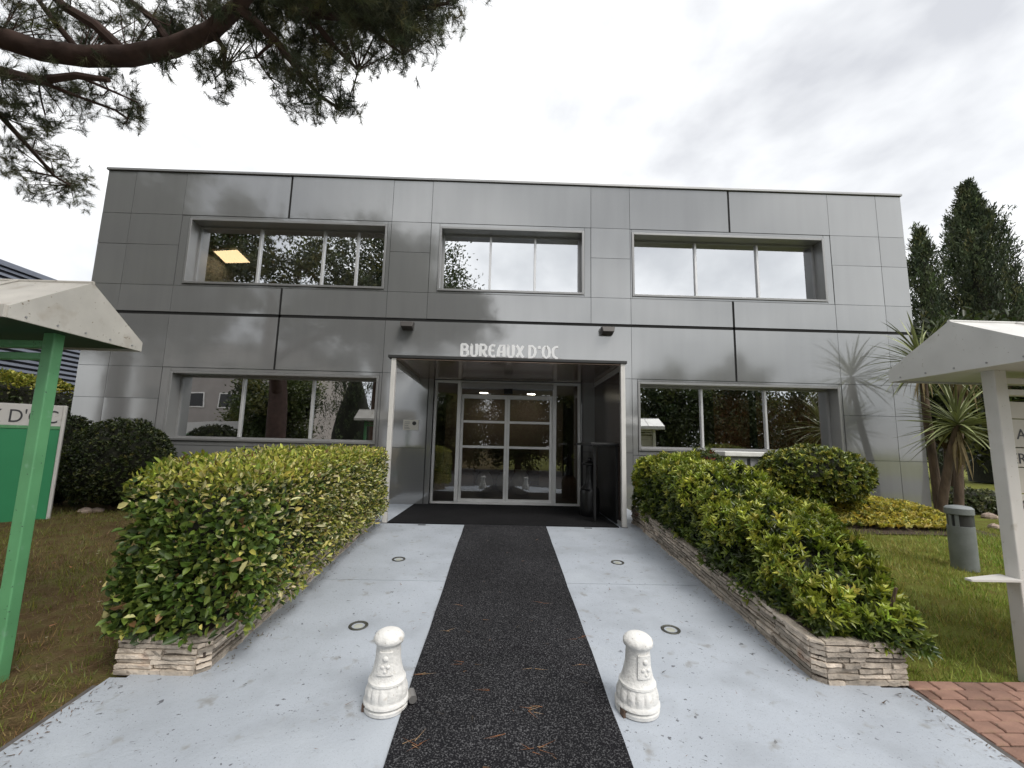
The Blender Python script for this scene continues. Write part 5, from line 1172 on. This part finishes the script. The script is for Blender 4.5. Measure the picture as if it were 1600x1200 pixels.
# ------------------------------------------------------------------ grass, fallen needles
def grass(name, n, x0, x1, y0, y1, cols, w, h0, h1, keepfn=None, wid=.0035, cols2=((0.36, 0.31, 0.09), (0.22, 0.27, 0.05))):
    x_ = rng.uniform(x0, x1, n); y_ = rng.uniform(y0, y1, n); k_ = np.ones(n, bool) if keepfn is None else keepfn(x_, y_)
    P = np.stack([x_, y_, 0*x_], 1); k_ &= rng.random(n) < np.clip(0.62+0.5*vnoise(P, 6.5, 91)+0.3*vnoise(P, 17, 92), .08, 1)
    x_, y_ = x_[k_], y_[k_]; n = len(x_); P = np.stack([x_, y_, gz(y_)-.05], 1); cl_ = 0.75+0.5*vnoise(P, 3.0, 77)*.6
    h = rng.uniform(h0, h1, n)*cl_*rng.lognormal(0, .28, n); D_ = norm(np.stack([rng.normal(0, .42, n), rng.normal(0, .42, n), np.ones(n)], 1)); a = rng.uniform(0, 6.28, n); S = np.stack([np.cos(a), np.sin(a), 0*a], 1)*wid
    V = np.stack([P-S, P+S, P+D_*h[:, None]], 1).reshape(-1, 3); vn = np.clip(0.5+0.8*vnoise(P, 2.3, 78)+0.35*vnoise(P, 7.0, 79), 0, 1)[:, None]; c_ = pick(n, cols, w, .25)*(1-vn)+pick(n, cols2, [1, 1], .25)*vn
    me = fast_mesh(name, V, np.arange(len(V)).reshape(-1, 3), LEAF, np.repeat(np.clip(c_, .005, .6), 3, 0)); o = bpy.data.objects.new(name, me); C.objects.link(o); return o
def kR(x_, y_): return ~((x_ < 4.14) & (y_ < -5.05)) & ~((x_ < 2.45) & (y_ > -5.15))
g1 = grass('grass', 165000, 2.4, 8.2, -7.0, -1.1, [(0.22, 0.31, 0.045), (0.29, 0.38, 0.06), (0.38, 0.33, 0.10), (0.14, 0.21, 0.034)], [.4, .25, .2, .15], .05, .10, kR)
tag(g1, 'mown yellowish green lawn grass between shrubs and white sign', 'grass', kind='stuff')
def kL(x_, y_): return (x_ < -2.2)
g2 = grass('grass', 75000, -7.5, -2.2, -7.5, -1.0, [(0.18, 0.20, 0.04), (0.26, 0.17, 0.075), (0.34, 0.23, 0.10), (0.11, 0.11, 0.03)], [.3, .3, .2, .2], .03, .075, kL, cols2=((0.15, 0.18, 0.035), (0.22, 0.23, 0.05)))
tag(g2, 'sparse brownish grass and needle litter around the green posts', 'grass', kind='stuff')
# fallen needles and bits on runner and paint
m_ = []; Vs, Cs_ = [], []
def litter(x_, y_, L_, a, z, col, wd=.0016):
    d_ = np.array([math.cos(a), math.sin(a), GS*math.sin(a)]); s_ = np.array([-math.sin(a), math.cos(a), GS*math.cos(a)])*wd; p0 = np.array([x_, y_, gzf(y_)+z])
    Vs.extend([p0-s_, p0+s_, p0+d_*L_+s_*.4+[0, 0, .004]]); Cs_.extend([col]*3)
for (px, py) in ((700, 990), (720, 948), (660, 1056), (665, 1056), (725, 1038), (830, 1115), (825, 1112), (835, 1110), (640, 1166), (648, 1164), (655, 1168), (830, 1175), (838, 1172), (845, 1176), (830, 1045), (905, 1000), (910, 998), (850, 945), (770, 1080), (780, 1150), (905, 1042)):
    d_ = ray(px, py); tq = ((CAM[1]-GY)*GS-CAM[2])/(d_[2]-GS*d_[1]); P = CAM+d_*tq
    for q in range(2): litter(P[0]+random.gauss(0, .02), P[1]+random.gauss(0, .01), random.uniform(.05, .10), random.gauss(0, .5)+(math.pi if random.random() < .5 else 0), .012, random.choice([(0.30, 0.13, 0.06), (0.22, 0.10, 0.05), (0.42, 0.28, 0.16)]), .0022)
for k in range(150): litter(random.uniform(-2.1, 2.3), random.uniform(-6.3, -2), random.uniform(.015, .06), random.uniform(0, 6.28), .012 if True else .004, random.choice([(0.10, 0.07, 0.05), (0.06, 0.05, 0.04), (0.2, 0.11, 0.06)]), random.choice([.0015, .002, .004]))
for k in range(650):
    y_ = random.uniform(-5.1, -1.9); sd_ = random.choice([-1, 1]); off_ = abs(random.gauss(0, .05))+.012
    litter((1.84-off_) if sd_ > 0 else (-1.635+off_), y_, random.uniform(.006, .035), random.uniform(0, 6.28), .003, random.choice([(0.16, 0.11, 0.07), (0.11, 0.08, 0.055), (0.20, 0.12, 0.07), (0.26, 0.24, 0.10)]), random.choice([.0012, .002, .0035]))
for k in range(420):
    sd_ = random.choice([-1, 1]); y_ = random.uniform(-6.6, -5.2); off_ = abs(random.gauss(0, .06))
    litter((2.34-off_) if sd_ > 0 else (-2.13+off_), y_, random.uniform(.006, .035), random.uniform(0, 6.28), .003, random.choice([(0.16, 0.11, 0.07), (0.10, 0.075, 0.05), (0.2, 0.12, 0.07)]), random.choice([.0012, .002, .003]))
V = np.array(Vs); me = fast_mesh('fallen_needles', V, np.arange(len(V)).reshape(-1, 3), LEAF, np.array(Cs_)); o = bpy.data.objects.new('fallen_needles', me); C.objects.link(o)
tag(o, 'fallen brown pine needles scattered on the runner and painted ramp', 'needles', kind='stuff')
# litter on the brown lawn and along the edge
Vs, Cs_ = [], []
for k in range(2600):
    y_ = random.uniform(-6.6, -1.2); x_ = -2.2-abs(random.gauss(0, 1.6)); litter(x_, y_, random.uniform(.06, .13), random.uniform(0, 6.28), random.uniform(-.03, .0), random.choice([(0.20, 0.10, 0.05), (0.14, 0.07, 0.04), (0.30, 0.19, 0.10)]), .0018)
for k in range(70):
    y_ = random.uniform(-6.4, -1.6); x_ = random.uniform(-4.5, -2.2); litter(x_, y_, random.uniform(.02, .05), random.uniform(0, 6.28), .01, random.choice([(0.45, 0.38, 0.25), (0.5, 0.2, 0.08)]), .009)
V = np.array(Vs); me = fast_mesh('needle_litter', V, np.arange(len(V)).reshape(-1, 3), LEAF, np.array(Cs_)); o = bpy.data.objects.new('needle_litter', me); C.objects.link(o)
tag(o, 'brown needle litter over the lawn beside the green posts', 'litter', kind='stuff')
